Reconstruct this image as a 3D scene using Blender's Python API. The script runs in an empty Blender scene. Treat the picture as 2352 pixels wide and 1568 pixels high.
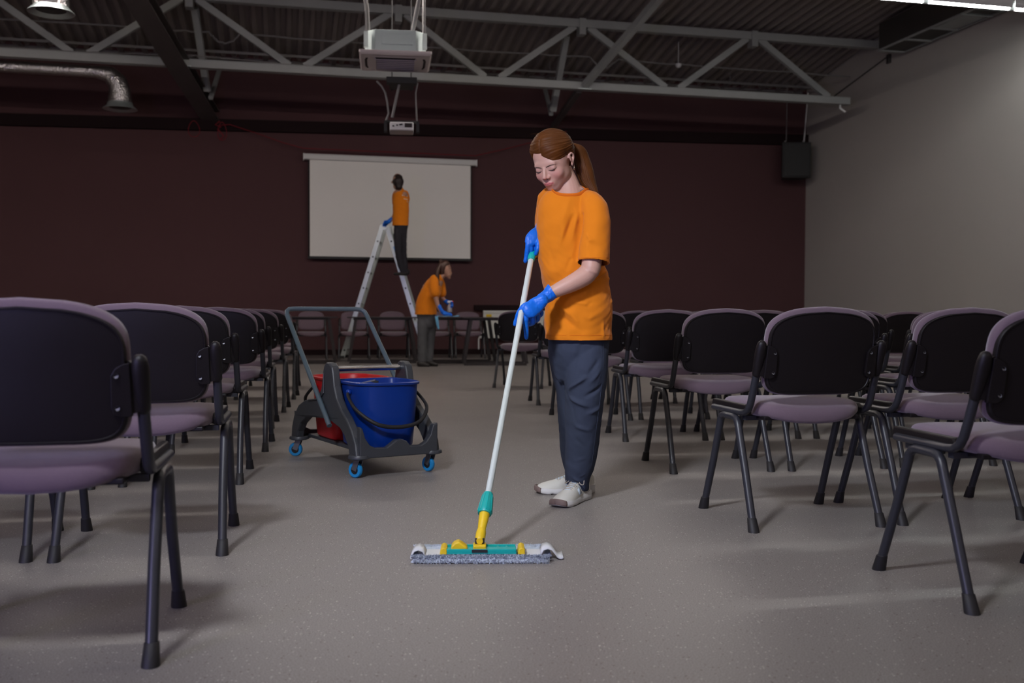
import bpy, bmesh, math, random
import numpy as np
from mathutils import Vector, Matrix, noise
from mathutils.bvhtree import BVHTree
random.seed(7)
PI = math.pi
sc = bpy.context.scene
COL = sc.collection

# ------------------------------------------------------------------ camera, world, exposure
cam_d = bpy.data.cameras.new('camera')
cam = bpy.data.objects.new('camera', cam_d)
COL.objects.link(cam)
cam_d.sensor_width = 36.0
cam_d.lens = 35.0
cam_d.clip_start = 0.05
cam_d.clip_end = 100
pitch = math.atan(64 / 2286.67)
cam.matrix_world = (Matrix.Translation((0, 0, 0.82)) @ Matrix.Rotation(PI / 2 - pitch, 4, 'X')
                    @ Matrix.Rotation(0.004, 4, 'Z'))
cam_d.dof.use_dof = True
cam_d.dof.focus_distance = 4.3
cam_d.dof.aperture_fstop = 3.5
sc.camera = cam

w = bpy.data.worlds.new('world')
sc.world = w
w.use_nodes = True
w.node_tree.nodes['Background'].inputs[0].default_value = (0.9, 0.72, 0.68, 1)
w.node_tree.nodes['Background'].inputs[1].default_value = 0.05
sc.view_settings.view_transform = 'Standard'
sc.view_settings.look = 'None'
sc.view_settings.gamma = 1
sc.view_settings.use_curve_mapping = False
sc.view_settings.exposure = 0.0

def area_light(name, loc, target, sx, sy, power, color):
    d = bpy.data.lights.new(name, 'AREA')
    d.shape = 'RECTANGLE'
    d.size = sx
    d.size_y = sy
    d.energy = power
    d.color = color
    o = bpy.data.objects.new(name, d)
    COL.objects.link(o)
    o.location = loc
    v = Vector(target) - Vector(loc)
    o.rotation_euler = v.to_track_quat('-Z', 'Y').to_euler()
    return o

KEY = area_light('key_lamp', (-1.3, 0.9, 3.2), (0.25, 4.2, 0.6), 0.40, 0.40, 31, (0.86, 0.90, 1.0))
KEY.data.spread = math.radians(78)
FILL = area_light('side_lamp', (-3.0, -1.2, 1.15), (0.8, 5.0, 0.7), 0.8, 0.8, 84, (0.50, 0.46, 1.0))
TUBE_STRENGTH = 90
ROW_STRENGTH = 108
REAR_STRENGTH = 30

# ------------------------------------------------------------------ room frame: s along the back wall, t towards it
TH = math.radians(13)
CT, ST = math.cos(TH), math.sin(TH)
def rw(s, t, z):
    return Vector((s * CT - t * ST, s * ST + t * CT, z))

# ------------------------------------------------------------------ materials
def new_mat(name):
    m = bpy.data.materials.new(name)
    m.use_nodes = True
    nt = m.node_tree
    return m, nt, nt.nodes['Principled BSDF']

def mat(name, col, rough=0.5, metal=0.0, var=0.0, vscale=20, bump=0.0, bscale=200, spec=0.5, sheen=0.0, coat=0.0, aniso=None, trans=0.0):
    m, nt, b = new_mat(name)
    N, L = nt.nodes, nt.links
    b.inputs['Base Color'].default_value = (*col, 1)
    b.inputs['Roughness'].default_value = rough
    b.inputs['Metallic'].default_value = metal
    b.inputs['Specular IOR Level'].default_value = spec
    if sheen:
        b.inputs['Sheen Weight'].default_value = sheen
        b.inputs['Sheen Roughness'].default_value = 0.4
    if coat: b.inputs['Coat Weight'].default_value = coat
    if trans:
        b.inputs['Transmission Weight'].default_value = trans
    tc = N.new('ShaderNodeTexCoord')
    if var:
        nz = N.new('ShaderNodeTexNoise'); nz.inputs['Scale'].default_value = vscale
        nz.inputs['Detail'].default_value = 4
        cr = N.new('ShaderNodeMix'); cr.data_type = 'RGBA'
        cr.inputs['A'].default_value = (*[c * (1 - var) for c in col], 1)
        cr.inputs['B'].default_value = (*[min(1, c * (1 + var)) for c in col], 1)
        L.new(tc.outputs['Object'], nz.inputs['Vector'])
        L.new(nz.outputs['Fac'], cr.inputs['Factor'])
        L.new(cr.outputs['Result'], b.inputs['Base Color'])
    if bump:
        nz = N.new('ShaderNodeTexNoise'); nz.inputs['Scale'].default_value = bscale
        nz.inputs['Detail'].default_value = 3
        src = tc.outputs['Object']
        if aniso:
            mp = N.new('ShaderNodeMapping'); mp.inputs['Scale'].default_value = aniso
            L.new(src, mp.inputs['Vector']); src = mp.outputs['Vector']
        L.new(src, nz.inputs['Vector'])
        bp = N.new('ShaderNodeBump'); bp.inputs['Strength'].default_value = bump
        bp.inputs['Distance'].default_value = 0.002
        L.new(nz.outputs['Fac'], bp.inputs['Height'])
        L.new(bp.outputs['Normal'], b.inputs['Normal'])
    return m

def emit_mat(name, col, strength):
    m, nt, b = new_mat(name)
    b.inputs['Base Color'].default_value = (0.9, 0.9, 0.9, 1)
    b.inputs['Emission Color'].default_value = (*col, 1)
    b.inputs['Emission Strength'].default_value = strength
    return m

M = {}
M['wine'] = mat('wine_wall_paint', (0.085, 0.040, 0.043), 0.85, var=0.06, vscale=0.6, bump=0.15, bscale=60, spec=0.2)
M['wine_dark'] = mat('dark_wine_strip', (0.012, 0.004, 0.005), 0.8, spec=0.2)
M['grey_wall'] = mat('grey_wall_paint', (0.42, 0.39, 0.365), 0.9, var=0.03, vscale=0.5, bump=0.1, bscale=80, spec=0.2)
M['deck'] = mat('roof_deck_steel', (0.31, 0.275, 0.26), 0.55, metal=0.3, var=0.15, vscale=3)
M['steel'] = mat('grey_painted_steel', (0.30, 0.31, 0.305), 0.55, var=0.08, vscale=5)
M['steel_dark'] = mat('brown_grey_beam', (0.075, 0.062, 0.06), 0.6, var=0.1, vscale=5)
M['pipe'] = mat('grey_conduit', (0.2, 0.19, 0.19), 0.5)
M['galv'] = mat('galvanised_sheet', (0.55, 0.62, 0.62), 0.35, metal=0.85, var=0.15, vscale=8)
M['duct_dark'] = mat('dark_duct', (0.05, 0.045, 0.042), 0.6, metal=0.2)
M['acbody'] = mat('pale_green_grey_casing', (0.50, 0.58, 0.57), 0.45, metal=0.35)
M['acwhite'] = mat('ac_panel_plastic', (0.62, 0.55, 0.54), 0.5)
M['acdark'] = mat('ac_grille_gap', (0.03, 0.02, 0.02), 0.7)
M['black'] = mat('black_matt', (0.012, 0.011, 0.012), 0.6)
M['white_lum'] = mat('luminaire_white', (0.8, 0.82, 0.82), 0.4)
M['screen'] = mat('projection_fabric', (0.84, 0.82, 0.785), 0.9, var=0.02, vscale=1.2, spec=0.1)
M['screen_case'] = mat('screen_case_white', (0.62, 0.62, 0.61), 0.45)
M['screen_edge'] = mat('screen_black_border', (0.01, 0.008, 0.009), 0.8)
M['alu'] = mat('brushed_aluminium', (0.52, 0.57, 0.56), 0.33, metal=0.75, bump=0.1, bscale=40, aniso=(8, 8, 0.4))
M['fabric'] = mat('mauve_upholstery', (0.158, 0.112, 0.138), 0.95, var=0.10, vscale=240, bump=0.6, bscale=900, spec=0.15, sheen=0.5)
M['chair_black'] = mat('chair_black_plastic', (0.008, 0.006, 0.007), 0.42, spec=0.3, bump=0.25, bscale=900)
M['tube'] = mat('charcoal_tube', (0.022, 0.023, 0.030), 0.38)
M['rubber'] = mat('black_rubber', (0.010, 0.009, 0.010), 0.6)
M['screw'] = mat('screw_metal', (0.22, 0.22, 0.24), 0.45, metal=0.9)
M['table'] = mat('dark_table', (0.014, 0.009, 0.010), 0.5)
M['red'] = mat('red_plastic', (0.50, 0.008, 0.012), 0.38, spec=0.4)
M['blue'] = mat('blue_plastic', (0.002, 0.032, 0.25), 0.36, spec=0.4)
M['trolley'] = mat('dark_grey_plastic', (0.042, 0.045, 0.052), 0.42, bump=0.1, bscale=500)
M['handle_tube'] = mat('slate_tube', (0.075, 0.11, 0.135), 0.3, coat=0.3)
M['chrome'] = mat('chrome_bar', (0.6, 0.6, 0.6), 0.25, metal=1.0)
M['wheel_blue'] = mat('caster_blue', (0.01, 0.22, 0.50), 0.45)
M['teal'] = mat('teal_plastic', (0.003, 0.36, 0.33), 0.4)
M['yellow'] = mat('yellow_plastic', (0.75, 0.50, 0.012), 0.42)
M['mouth'] = mat('mouth_shadow', (0.20, 0.05, 0.05), 0.8)
M['mop_white'] = mat('mop_canvas', (0.66, 0.67, 0.68), 0.95, bump=0.8, bscale=700)
M['mop_fringe'] = mat('mop_pile', (0.45, 0.50, 0.57), 0.98, var=0.25, vscale=150, bump=1.0, bscale=500)
M['pole'] = mat('mop_pole_metal', (0.60, 0.66, 0.64), 0.42, metal=0.25)
M['orange'] = mat('orange_cotton', (0.66, 0.190, 0.009), 0.9, var=0.03, vscale=6, bump=0.25, bscale=1200, spec=0.15, sheen=0.15)
M['orange_rib'] = mat('orange_rib_collar', (0.66, 0.150, 0.010), 0.9, bump=0.4, bscale=1500, spec=0.15)
M['trousers'] = mat('slate_blue_trousers', (0.038, 0.047, 0.076), 0.88, var=0.05, vscale=12, bump=0.3, bscale=1300, spec=0.2)
M['trousers_grey'] = mat('grey_trousers', (0.085, 0.085, 0.092), 0.9, spec=0.2)
M['trousers_dark'] = mat('dark_trousers', (0.030, 0.028, 0.034), 0.9, spec=0.2)
M['glove'] = mat('blue_nitrile', (0.000, 0.125, 0.62), 0.45, bump=0.35, bscale=90, spec=0.45)
M['hair'] = mat('auburn_hair', (0.085, 0.026, 0.0045), 0.55, var=0.45, vscale=14, bump=0.7, bscale=60, spec=0.18)
M['hair_dark'] = mat('dark_hair', (0.018, 0.009, 0.008), 0.5)
M['hair_brown'] = mat('brown_hair', (0.050, 0.020, 0.012), 0.5)
M['brow'] = mat('brow_brown', (0.060, 0.028, 0.018), 0.8)
M['lash'] = mat('lash_dark', (0.020, 0.010, 0.010), 0.8)
M['gold'] = mat('gold_hoop', (0.8, 0.7, 0.5), 0.25, metal=1.0)
M['silver'] = mat('fine_chain', (0.8, 0.75, 0.7), 0.3, metal=0.9)
M['shoe'] = mat('cream_leather', (0.60, 0.585, 0.53), 0.6, bump=0.3, bscale=300)
M['shoe_blue'] = mat('pale_blue_mesh', (0.52, 0.60, 0.66), 0.7, bump=0.5, bscale=700)
M['sole'] = mat('white_sole', (0.66, 0.65, 0.64), 0.6)
M['toe'] = mat('brown_toe_bumper', (0.16, 0.11, 0.10), 0.7)
M['lace'] = mat('speckled_lace', (0.40, 0.35, 0.29), 0.9, var=0.6, vscale=260)
M['black_shoe'] = mat('black_shoe', (0.014, 0.011, 0.011), 0.5)
M['white'] = mat('white_plastic', (0.75, 0.75, 0.75), 0.45)
M['radiator'] = mat('radiator_enamel', (0.70, 0.70, 0.66), 0.5)
M['red_rope'] = mat('red_rope', (0.17, 0.002, 0.010), 0.8)
M['cloth_blue'] = mat('pale_blue_cloth', (0.13, 0.36, 0.55), 0.9)
M['print_white'] = mat('white_print', (0.75, 0.70, 0.62), 0.8)
M['bottle'] = mat('frosted_bottle', (0.35, 0.32, 0.32), 0.35)
M['label_blue'] = mat('blue_sticker', (0.06, 0.22, 0.50), 0.5)
M['glow'] = emit_mat('fluorescent_tube', (0.95, 1.0, 0.97), TUBE_STRENGTH)

def foil_mat():
    m, nt, b = new_mat('crinkled_foil')
    N, L = nt.nodes, nt.links
    b.inputs['Base Color'].default_value = (0.55, 0.53, 0.53, 1)
    b.inputs['Metallic'].default_value = 1.0
    b.inputs['Roughness'].default_value = 0.28
    tc = N.new('ShaderNodeTexCoord')
    vo = N.new('ShaderNodeTexVoronoi'); vo.inputs['Scale'].default_value = 38
    bp = N.new('ShaderNodeBump'); bp.inputs['Strength'].default_value = 0.9; bp.inputs['Distance'].default_value = 0.01
    L.new(tc.outputs['Object'], vo.inputs['Vector']); L.new(vo.outputs['Distance'], bp.inputs['Height'])
    L.new(bp.outputs['Normal'], b.inputs['Normal'])
    return m
M['foil'] = foil_mat()

def floor_mat():
    m, nt, b = new_mat('speckled_vinyl_floor')
    N, L = nt.nodes, nt.links
    tc = N.new('ShaderNodeTexCoord')
    base = (0.222, 0.203, 0.188)
    n1 = N.new('ShaderNodeTexNoise'); n1.inputs['Scale'].default_value = 260; n1.inputs['Detail'].default_value = 2
    L.new(tc.outputs['Object'], n1.inputs['Vector'])
    r1 = N.new('ShaderNodeValToRGB')
    r1.color_ramp.elements[0].position = 0.32; r1.color_ramp.elements[0].color = (base[0] * .62, base[1] * .60, base[2] * .60, 1)
    r1.color_ramp.elements[1].position = 0.68; r1.color_ramp.elements[1].color = (base[0] * 1.34, base[1] * 1.36, base[2] * 1.36, 1)
    L.new(n1.outputs['Fac'], r1.inputs['Fac'])
    def specks(scale, thr, col, prev):
        vo = N.new('ShaderNodeTexVoronoi'); vo.inputs['Scale'].default_value = scale
        L.new(tc.outputs['Object'], vo.inputs['Vector'])
        sp = N.new('ShaderNodeSeparateColor'); L.new(vo.outputs['Color'], sp.inputs['Color'])
        gt = N.new('ShaderNodeMath'); gt.operation = 'GREATER_THAN'; gt.inputs[1].default_value = 0.80
        L.new(sp.outputs['Red'], gt.inputs[0])
        lt = N.new('ShaderNodeMath'); lt.operation = 'LESS_THAN'; lt.inputs[1].default_value = thr
        L.new(vo.outputs['Distance'], lt.inputs[0])
        mu = N.new('ShaderNodeMath'); mu.operation = 'MULTIPLY'
        L.new(gt.outputs[0], mu.inputs[0]); L.new(lt.outputs[0], mu.inputs[1])
        mx = N.new('ShaderNodeMix'); mx.data_type = 'RGBA'
        L.new(mu.outputs[0], mx.inputs['Factor']); L.new(prev, mx.inputs['A'])
        mx.inputs['B'].default_value = (*col, 1)
        return mx.outputs['Result']
    c = specks(95, 0.22, (0.52, 0.47, 0.44), r1.outputs['Color'])
    c = specks(70, 0.20, (0.10, 0.075, 0.07), c)
    L.new(c, b.inputs['Base Color'])
    n2 = N.new('ShaderNodeTexNoise'); n2.inputs['Scale'].default_value = 1.2
    L.new(tc.outputs['Object'], n2.inputs['Vector'])
    mr = N.new('ShaderNodeMapRange'); mr.inputs['To Min'].default_value = 0.38; mr.inputs['To Max'].default_value = 0.50
    L.new(n2.outputs['Fac'], mr.inputs['Value']); L.new(mr.outputs['Result'], b.inputs['Roughness'])
    b.inputs['Specular IOR Level'].default_value = 0.35
    return m
M['floor'] = floor_mat()

def skin_mat():
    m, nt, b = new_mat('skin')
    N, L = nt.nodes, nt.links
    at = N.new('ShaderNodeAttribute'); at.attribute_name = 'tint'
    L.new(at.outputs['Color'], b.inputs['Base Color'])
    b.inputs['Roughness'].default_value = 0.48
    b.inputs['Subsurface Weight'].default_value = 0.12
    b.inputs['Subsurface Radius'].default_value = (0.01, 0.004, 0.002)
    b.inputs['Specular IOR Level'].default_value = 0.4
    return m
M['skin'] = skin_mat()
M['skin_plain'] = mat('skin_far', (0.36, 0.19, 0.135), 0.55)

# ------------------------------------------------------------------ object helpers
def tag(o, label=None, cat=None, group=None, kind=None):
    if label: o['label'] = label
    if cat: o['category'] = cat
    if group: o['group'] = group
    if kind: o['kind'] = kind
    return o

def thing(name, label, cat, loc=(0, 0, 0), rz=0.0, group=None):
    o = bpy.data.objects.new(name, None)
    COL.objects.link(o)
    o.location = loc
    o.rotation_euler = (0, 0, rz)
    o.empty_display_size = 0.1
    return tag(o, label, cat, group)

class MB:
    """collects vertices and faces of one mesh"""
    def __init__(self):
        self.v, self.f = [], []
    def add(self, vs, fs):
        n = len(self.v)
        self.v += [tuple(p) for p in vs]
        self.f += [tuple(i + n for i in f) for f in fs]
        return self
    def box(self, c, s, rz=0.0, m=None):
        vs = []
        for dz in (-.5, .5):
            for dx, dy in ((-.5, -.5), (.5, -.5), (.5, .5), (-.5, .5)):
                x, y, z = dx * s[0], dy * s[1], dz * s[2]
                if m is not None:
                    p = m @ Vector((x, y, z))
                else:
                    p = Vector((x * math.cos(rz) - y * math.sin(rz), x * math.sin(rz) + y * math.cos(rz), z))
                vs.append(Vector(c) + p)
        return self.add(vs, [(3, 2, 1, 0), (4, 5, 6, 7), (0, 1, 5, 4), (1, 2, 6, 5), (2, 3, 7, 6), (3, 0, 4, 7)])
    def bar(self, a, b, wd, ht, up=(0, 0, 1)):
        a, b = Vector(a), Vector(b)
        d = b - a; l = d.length; d.normalize()
        x = d.cross(Vector(up)); x.normalize(); z = x.cross(d)
        m = Matrix((x, d, z)).transposed()
        return self.box((a + b) / 2, (wd, l, ht), m=m)
    def tube(self, pts, r, seg=10, ref=None, r2=None, cap=True, closed=False):
        """r, r2: radius (number or list) along the ref direction and across it"""
        pts = [Vector(p) for p in pts]; n = len(pts)
        rr = r if isinstance(r, (list, tuple)) else [r] * n
        qq = rr if r2 is None else (r2 if isinstance(r2, (list, tuple)) else [r2] * n)
        prev = Vector(ref) if ref is not None else None
        vs = []; fs = []
        for i, p in enumerate(pts):
            if closed: t = pts[(i + 1) % n] - pts[i - 1]
            else: t = pts[min(i + 1, n - 1)] - pts[max(i - 1, 0)]
            t.normalize()
            if prev is None:
                prev = Vector((0, 0, 1)) if abs(t.z) < 0.9 else Vector((1, 0, 0))
            base = Vector(ref) if ref is not None else prev
            a = base - t * base.dot(t)
            if a.length < 1e-4: a = t.orthogonal()
            a.normalize(); prev = a
            b = t.cross(a)
            for k in range(seg):
                an = 2 * PI * k / seg
                vs.append(p + a * math.cos(an) * rr[i] + b * math.sin(an) * qq[i])
        m = n if closed else n - 1
        for i in range(m):
            j = (i + 1) % n
            for k in range(seg):
                l = (k + 1) % seg
                fs.append((i * seg + k, i * seg + l, j * seg + l, j * seg + k))
        if cap and not closed:
            fs.append(tuple(reversed(range(seg))))
            fs.append(tuple((n - 1) * seg + k for k in range(seg)))
        return self.add(vs, fs)
    def limb(self, pts, r, ref=(1, 0, 0), r2=None, seg=20, sub=3):
        """smooth lofted limb with rounded ends"""
        pts = [Vector(p) for p in pts]
        n = len(pts)
        rr = list(r) if isinstance(r, (list, tuple)) else [r] * n
        qq = list(r2) if isinstance(r2, (list, tuple)) else ([r2] * n if r2 is not None else list(rr))
        P, R, Q = [], [], []
        def cr(a, b, c, d, u):
            return 0.5 * ((2 * b) + (c - a) * u + (2 * a - 5 * b + 4 * c - d) * u * u + (3 * b - a - 3 * c + d) * u ** 3)
        for i in range(n - 1):
            i0, i3 = max(i - 1, 0), min(i + 2, n - 1)
            for k in range(sub):
                u = k / sub
                P.append(cr(pts[i0], pts[i], pts[i + 1], pts[i3], u))
                R.append(cr(rr[i0], rr[i], rr[i + 1], rr[i3], u)); Q.append(cr(qq[i0], qq[i], qq[i + 1], qq[i3], u))
        P.append(pts[-1]); R.append(rr[-1]); Q.append(qq[-1])
        d0 = (P[0] - P[1]).normalized(); d1 = (P[-1] - P[-2]).normalized()
        a = min(R[0], Q[0]); b = min(R[-1], Q[-1])
        pre = [(P[0] + d0 * a * s_, c_) for s_, c_ in ((.99, .15), (.87, .5), (.5, .87))]
        post = [(P[-1] + d1 * b * s_, c_) for s_, c_ in ((.5, .87), (.87, .5), (.99, .15))]
        PP = [p for p, _ in pre] + P + [p for p, _ in post]
        RR = [R[0] * c for _, c in pre] + R + [R[-1] * c for _, c in post]
        QQ = [Q[0] * c for _, c in pre] + Q + [Q[-1] * c for _, c in post]
        return self.tube(PP, RR, seg, ref, QQ)
    def ball(self, c, r, seg=16, rings=10, m=None):
        r = r if isinstance(r, (tuple, list)) else (r, r, r)
        vs = []; fs = []
        for i in range(rings + 1):
            th = PI * i / rings
            for k in range(seg):
                ph = 2 * PI * k / seg
                p = Vector((r[0] * math.sin(th) * math.cos(ph), r[1] * math.sin(th) * math.sin(ph), r[2] * math.cos(th)))
                if m is not None: p = m @ p
                vs.append(Vector(c) + p)
        for i in range(rings):
            for k in range(seg):
                l = (k + 1) % seg
                fs.append((i * seg + k, (i + 1) * seg + k, (i + 1) * seg + l, i * seg + l))
        return self.add(vs, fs)
    def lathe(self, prof, c=(0, 0, 0), seg=24, m=None):
        vs = []; fs = []
        for r_, z_ in prof:
            for k in range(seg):
                an = 2 * PI * k / seg
                p = Vector((r_ * math.cos(an), r_ * math.sin(an), z_))
                if m is not None: p = m @ p
                vs.append(Vector(c) + p)
        for i in range(len(prof) - 1):
            for k in range(seg):
                l = (k + 1) % seg
                fs.append((i * seg + k, i * seg + l, (i + 1) * seg + l, (i + 1) * seg + k))
        return self.add(vs, fs)
    def prism(self, poly, d0, d1, fn):
        """poly: 2D outline; fn(a, b, d) -> point; extruded between d0 and d1"""
        n = len(poly)
        vs = [fn(a, b, d0) for a, b in poly] + [fn(a, b, d1) for a, b in poly]
        fs = [tuple(range(n)), tuple(range(2 * n - 1, n - 1, -1))]
        for i in range(n):
            j = (i + 1) % n
            fs.append((i, i + n, j + n, j))
        return self.add(vs, fs)
    def mesh(self, name):
        me = bpy.data.meshes.new(name)
        me.from_pydata([tuple(p) for p in self.v], [], self.f)
        bm = bmesh.new(); bm.from_mesh(me)
        bmesh.ops.remove_doubles(bm, verts=bm.verts, dist=1e-6)
        bmesh.ops.recalc_face_normals(bm, faces=bm.faces)
        bm.to_mesh(me); bm.free()
        return me
    def build(self, name, m, parent=None, smooth=True, bevel=0.0, angle=40):
        me = self.mesh(name)
        me.materials.append(M[m] if isinstance(m, str) else m)
        if smooth:
            me.shade_smooth()
            me.set_sharp_from_angle(angle=math.radians(angle))
        o = bpy.data.objects.new(name, me)
        COL.objects.link(o)
        if parent is not None: o.parent = parent
        if bevel:
            bv = o.modifiers.new('bevel', 'BEVEL'); bv.width = bevel; bv.segments = 2; bv.limit_method = 'ANGLE'
        return o

def arc(c, r, a0, a1, n, f):
    return [f(c[0] + r * math.cos(a0 + (a1 - a0) * i / n), c[1] + r * math.sin(a0 + (a1 - a0) * i / n)) for i in range(n + 1)]

def remesh(mb, voxel, smooth=6, factor=0.5):
    """union of closed lumps -> one continuous skin"""
    me = mb.mesh('tmp')
    o = bpy.data.objects.new('tmp', me); COL.objects.link(o)
    r = o.modifiers.new('r', 'REMESH'); r.mode = 'VOXEL'; r.voxel_size = voxel; r.use_smooth_shade = True
    s = o.modifiers.new('s', 'SMOOTH'); s.factor = factor; s.iterations = smooth
    dg = bpy.context.evaluated_depsgraph_get()
    out = bpy.data.meshes.new_from_object(o.evaluated_get(dg))
    bpy.data.objects.remove(o); bpy.data.meshes.remove(me)
    return out

def coords(me):
    a = np.empty(len(me.vertices) * 3); me.vertices.foreach_get('co', a)
    return a.reshape(-1, 3)
def normals(me):
    a = np.empty(len(me.vertices) * 3); me.vertices.foreach_get('normal', a)
    return a.reshape(-1, 3)
def set_coords(me, a):
    me.vertices.foreach_set('co', a.reshape(-1)); me.update()
def cut(me, mask):
    """delete the vertices in mask"""
    bm = bmesh.new(); bm.from_mesh(me); bm.verts.ensure_lookup_table()
    dead = [bm.verts[i] for i in np.nonzero(mask)[0]]
    bmesh.ops.delete(bm, geom=dead, context='VERTS')
    for _ in range(9):
        bd = [v for v in bm.verts if v.is_boundary]
        if bd: bmesh.ops.smooth_vert(bm, verts=bd, factor=0.5, use_axis_x=True, use_axis_y=True, use_axis_z=True)
    bm.to_mesh(me); bm.free()
def link_mesh(me, name, m, parent, solid=0.0):
    me.name = name
    me.materials.clear(); me.materials.append(M[m] if isinstance(m, str) else m)
    me.shade_smooth()
    o = bpy.data.objects.new(name, me); COL.objects.link(o); o.parent = parent
    if solid:
        s = o.modifiers.new('solid', 'SOLIDIFY'); s.thickness = solid; s.offset = -1
    return o
def gauss(P, c, s):
    c = np.array(c); s = np.array(s if hasattr(s, '__len__') else (s, s, s))
    return np.exp(-(((P - c) / s) ** 2).sum(1))
def ridge(P, a, b, wd, amp):
    """a soft fold running from a to b"""
    a = np.array(a, float); b = np.array(b, float); d = b - a; l2 = (d * d).sum()
    u = np.clip(((P - a) @ d) / l2, 0, 1)
    q = P - (a + u[:, None] * d)
    return amp * np.exp(-((q * q).sum(1)) / wd ** 2) * (1 - 0.6 * np.abs(2 * u - 1) ** 2)
def fbm(P, sc, seed=0):
    out = np.zeros(len(P)); rng = np.random.RandomState(seed)
    for o in range(4):
        k = rng.normal(size=(3, 3)); k /= np.linalg.norm(k, axis=1)[:, None]
        ph = rng.uniform(0, 6.28, 3)
        w_ = np.sin(P @ (k[0] * sc * 0.7) + ph[0]) * 1.3
        out += np.sin(P @ (k[1] * sc) + ph[1] + w_) * np.sin(P @ (k[2] * sc * 0.8) + ph[2]) / (1 + o)
        sc *= 1.7
    return out

# ------------------------------------------------------------------ structure
S0, S1, T0, T1 = -9.0, 11.02, -4.5, 19.6
def deck_z(t): return 6.06 - 0.165 * (t - 17.0) if t > 17 else 6.06 + 0.06 * (17.0 - t)
def slab(name, pts, m, kind='structure'):
    """closed slab from 8 room-frame points (bottom ring then top ring)"""
    b = MB()
    b.add([rw(*p) for p in pts], [(3, 2, 1, 0), (4, 5, 6, 7), (0, 1, 5, 4), (1, 2, 6, 5), (2, 3, 7, 6), (3, 0, 4, 7)])
    o = b.build(name, m, smooth=False)
    tag(o, kind=kind)
    return o
def rbox(s0, s1, t0, t1, z0, z1):
    return [(s0, t0, z0), (s1, t0, z0), (s1, t1, z0), (s0, t1, z0), (s0, t0, z1), (s1, t0, z1), (s1, t1, z1), (s0, t1, z1)]
slab('floor', rbox(S0 - .2, S1 + .2, T0 - .2, T1 + .2, -0.12, 0.0), 'floor')
slab('wall_back', rbox(S0 - .2, S1 + .2, T1, T1 + .2, 0, 7.2), 'wine')
slab('wall_right', rbox(S1, S1 + .2, T0 - .2, T1, 0, 7.2), 'grey_wall')
slab('wall_left', rbox(S0 - .2, S0, T0 - .2, T1, 0, 7.2), 'grey_wall')
slab('wall_front', rbox(S0, S1, T0 - .2, T0, 0, 7.2), 'grey_wall')
o = slab('baseboard_back', rbox(S0, S1, T1 - .02, T1, 0, 0.11), 'wine_dark')
o = slab('baseboard_right', rbox(S1 - .02, S1, T0, T1 - .02, 0, 0.11), 'wine_dark')
# shadow band on the back wall, built as a dark strip rising rightwards
o = slab('shadow_band', [(S0, 19.50, 4.08), (S1, 19.50, 4.46), (S1, T1, 4.46), (S0, T1, 4.08),
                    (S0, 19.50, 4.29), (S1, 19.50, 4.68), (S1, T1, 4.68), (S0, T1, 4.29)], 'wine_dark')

# corrugated roof deck, one folded sheet
def make_deck():
    b = MB(); prof = []
    s = S0 - .1; pitch = 0.2
    while s < S1 + .1:
        prof += [(s, 0.0), (s + .06, 0.0), (s + .09, .075), (s + .17, .075)]
        s += pitch
    ts = [T0 - .1, 14.2, 17.0, T1 + .1]
    n = len(prof)
    for t in ts:
        b.v += [tuple(rw(a, t, deck_z(t) + c)) for a, c in prof]
    for i in range(len(ts) - 1):
        for k in range(n - 1):
            b.f.append((i * n + k, i * n + k + 1, (i + 1) * n + k + 1, (i + 1) * n + k))
    o = b.build('ceiling', 'deck', smooth=False)
    sd = o.modifiers.new('solid', 'SOLIDIFY'); sd.thickness = 0.004
    tag(o, kind='structure')
make_deck()

# main truss
TT = 17.0
tr = thing('roof_truss', 'grey steel roof truss crossing the whole room under the deck', 'truss', rw(3, TT, 4.78))
inv = rw(3, TT, 4.78)
def loc(s, t, z): return rw(s, t, z) - inv
AX = (CT, ST, 0)
def rr_bar(b, a, c, wd, ht): return b.bar(loc(*a), loc(*c), wd, ht)
b = MB(); rr_bar(b, (S0, TT, 4.84), (10.42, TT, 4.84), 0.16, 0.13)
rr_bar(b, (S0, TT, 4.90), (10.42, TT, 4.90), 0.18, 0.012)
b.build('bottom_chord', 'steel', tr, smooth=False, bevel=.006)
b = MB(); rr_bar(b, (S0, TT, 5.93), (S1, TT, 5.93), 0.15, 0.14)
b.build('top_chord', 'steel', tr, smooth=False, bevel=.006)
bots = [-6.45, -3.10, 0.25, 3.55, 6.87, 10.12]
tops = [-8.0, -4.75, -1.45, 1.92, 5.16, 8.45, 11.5]
for i, sb in enumerate(bots):
    for st, off in ((tops[i], -.12), (tops[i + 1], .12)):
        if st > 11.2: continue
        b = MB()
        st_ = st - off
        rr_bar(b, (sb + off, TT, 4.90), (st_ , TT, 5.88), 0.09, 0.11)
        b.build('diagonal', 'steel', tr, smooth=False, bevel=.005)
for st in tops[:-1]:
    b = MB(); rr_bar(b, (st - .06, TT, 5.87), (st + .06, TT, 5.87), 0.19, 0.28)
    b.build('gusset_plate', 'steel', tr, smooth=False)
b = MB(); rr_bar(b, (-1.72, TT - .1, 4.775), (-1.42, TT - .1, 4.775), 0.06, 0.012)
b.build('clamp_plate', 'galv', tr, smooth=False)
b = MB(); rr_bar(b, (5.08, TT - .1, 4.775), (5.32, TT - .1, 4.775), 0.06, 0.012)
b.build('clamp_plate', 'galv', tr, smooth=False)
b = MB(); b.tube([loc(10.25, TT, 4.77), loc(10.22, TT - .05, 4.70), loc(10.3, TT - .1, 4.62)], 0.02, 8)
b.build('cable_end', 'white', tr)

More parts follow.
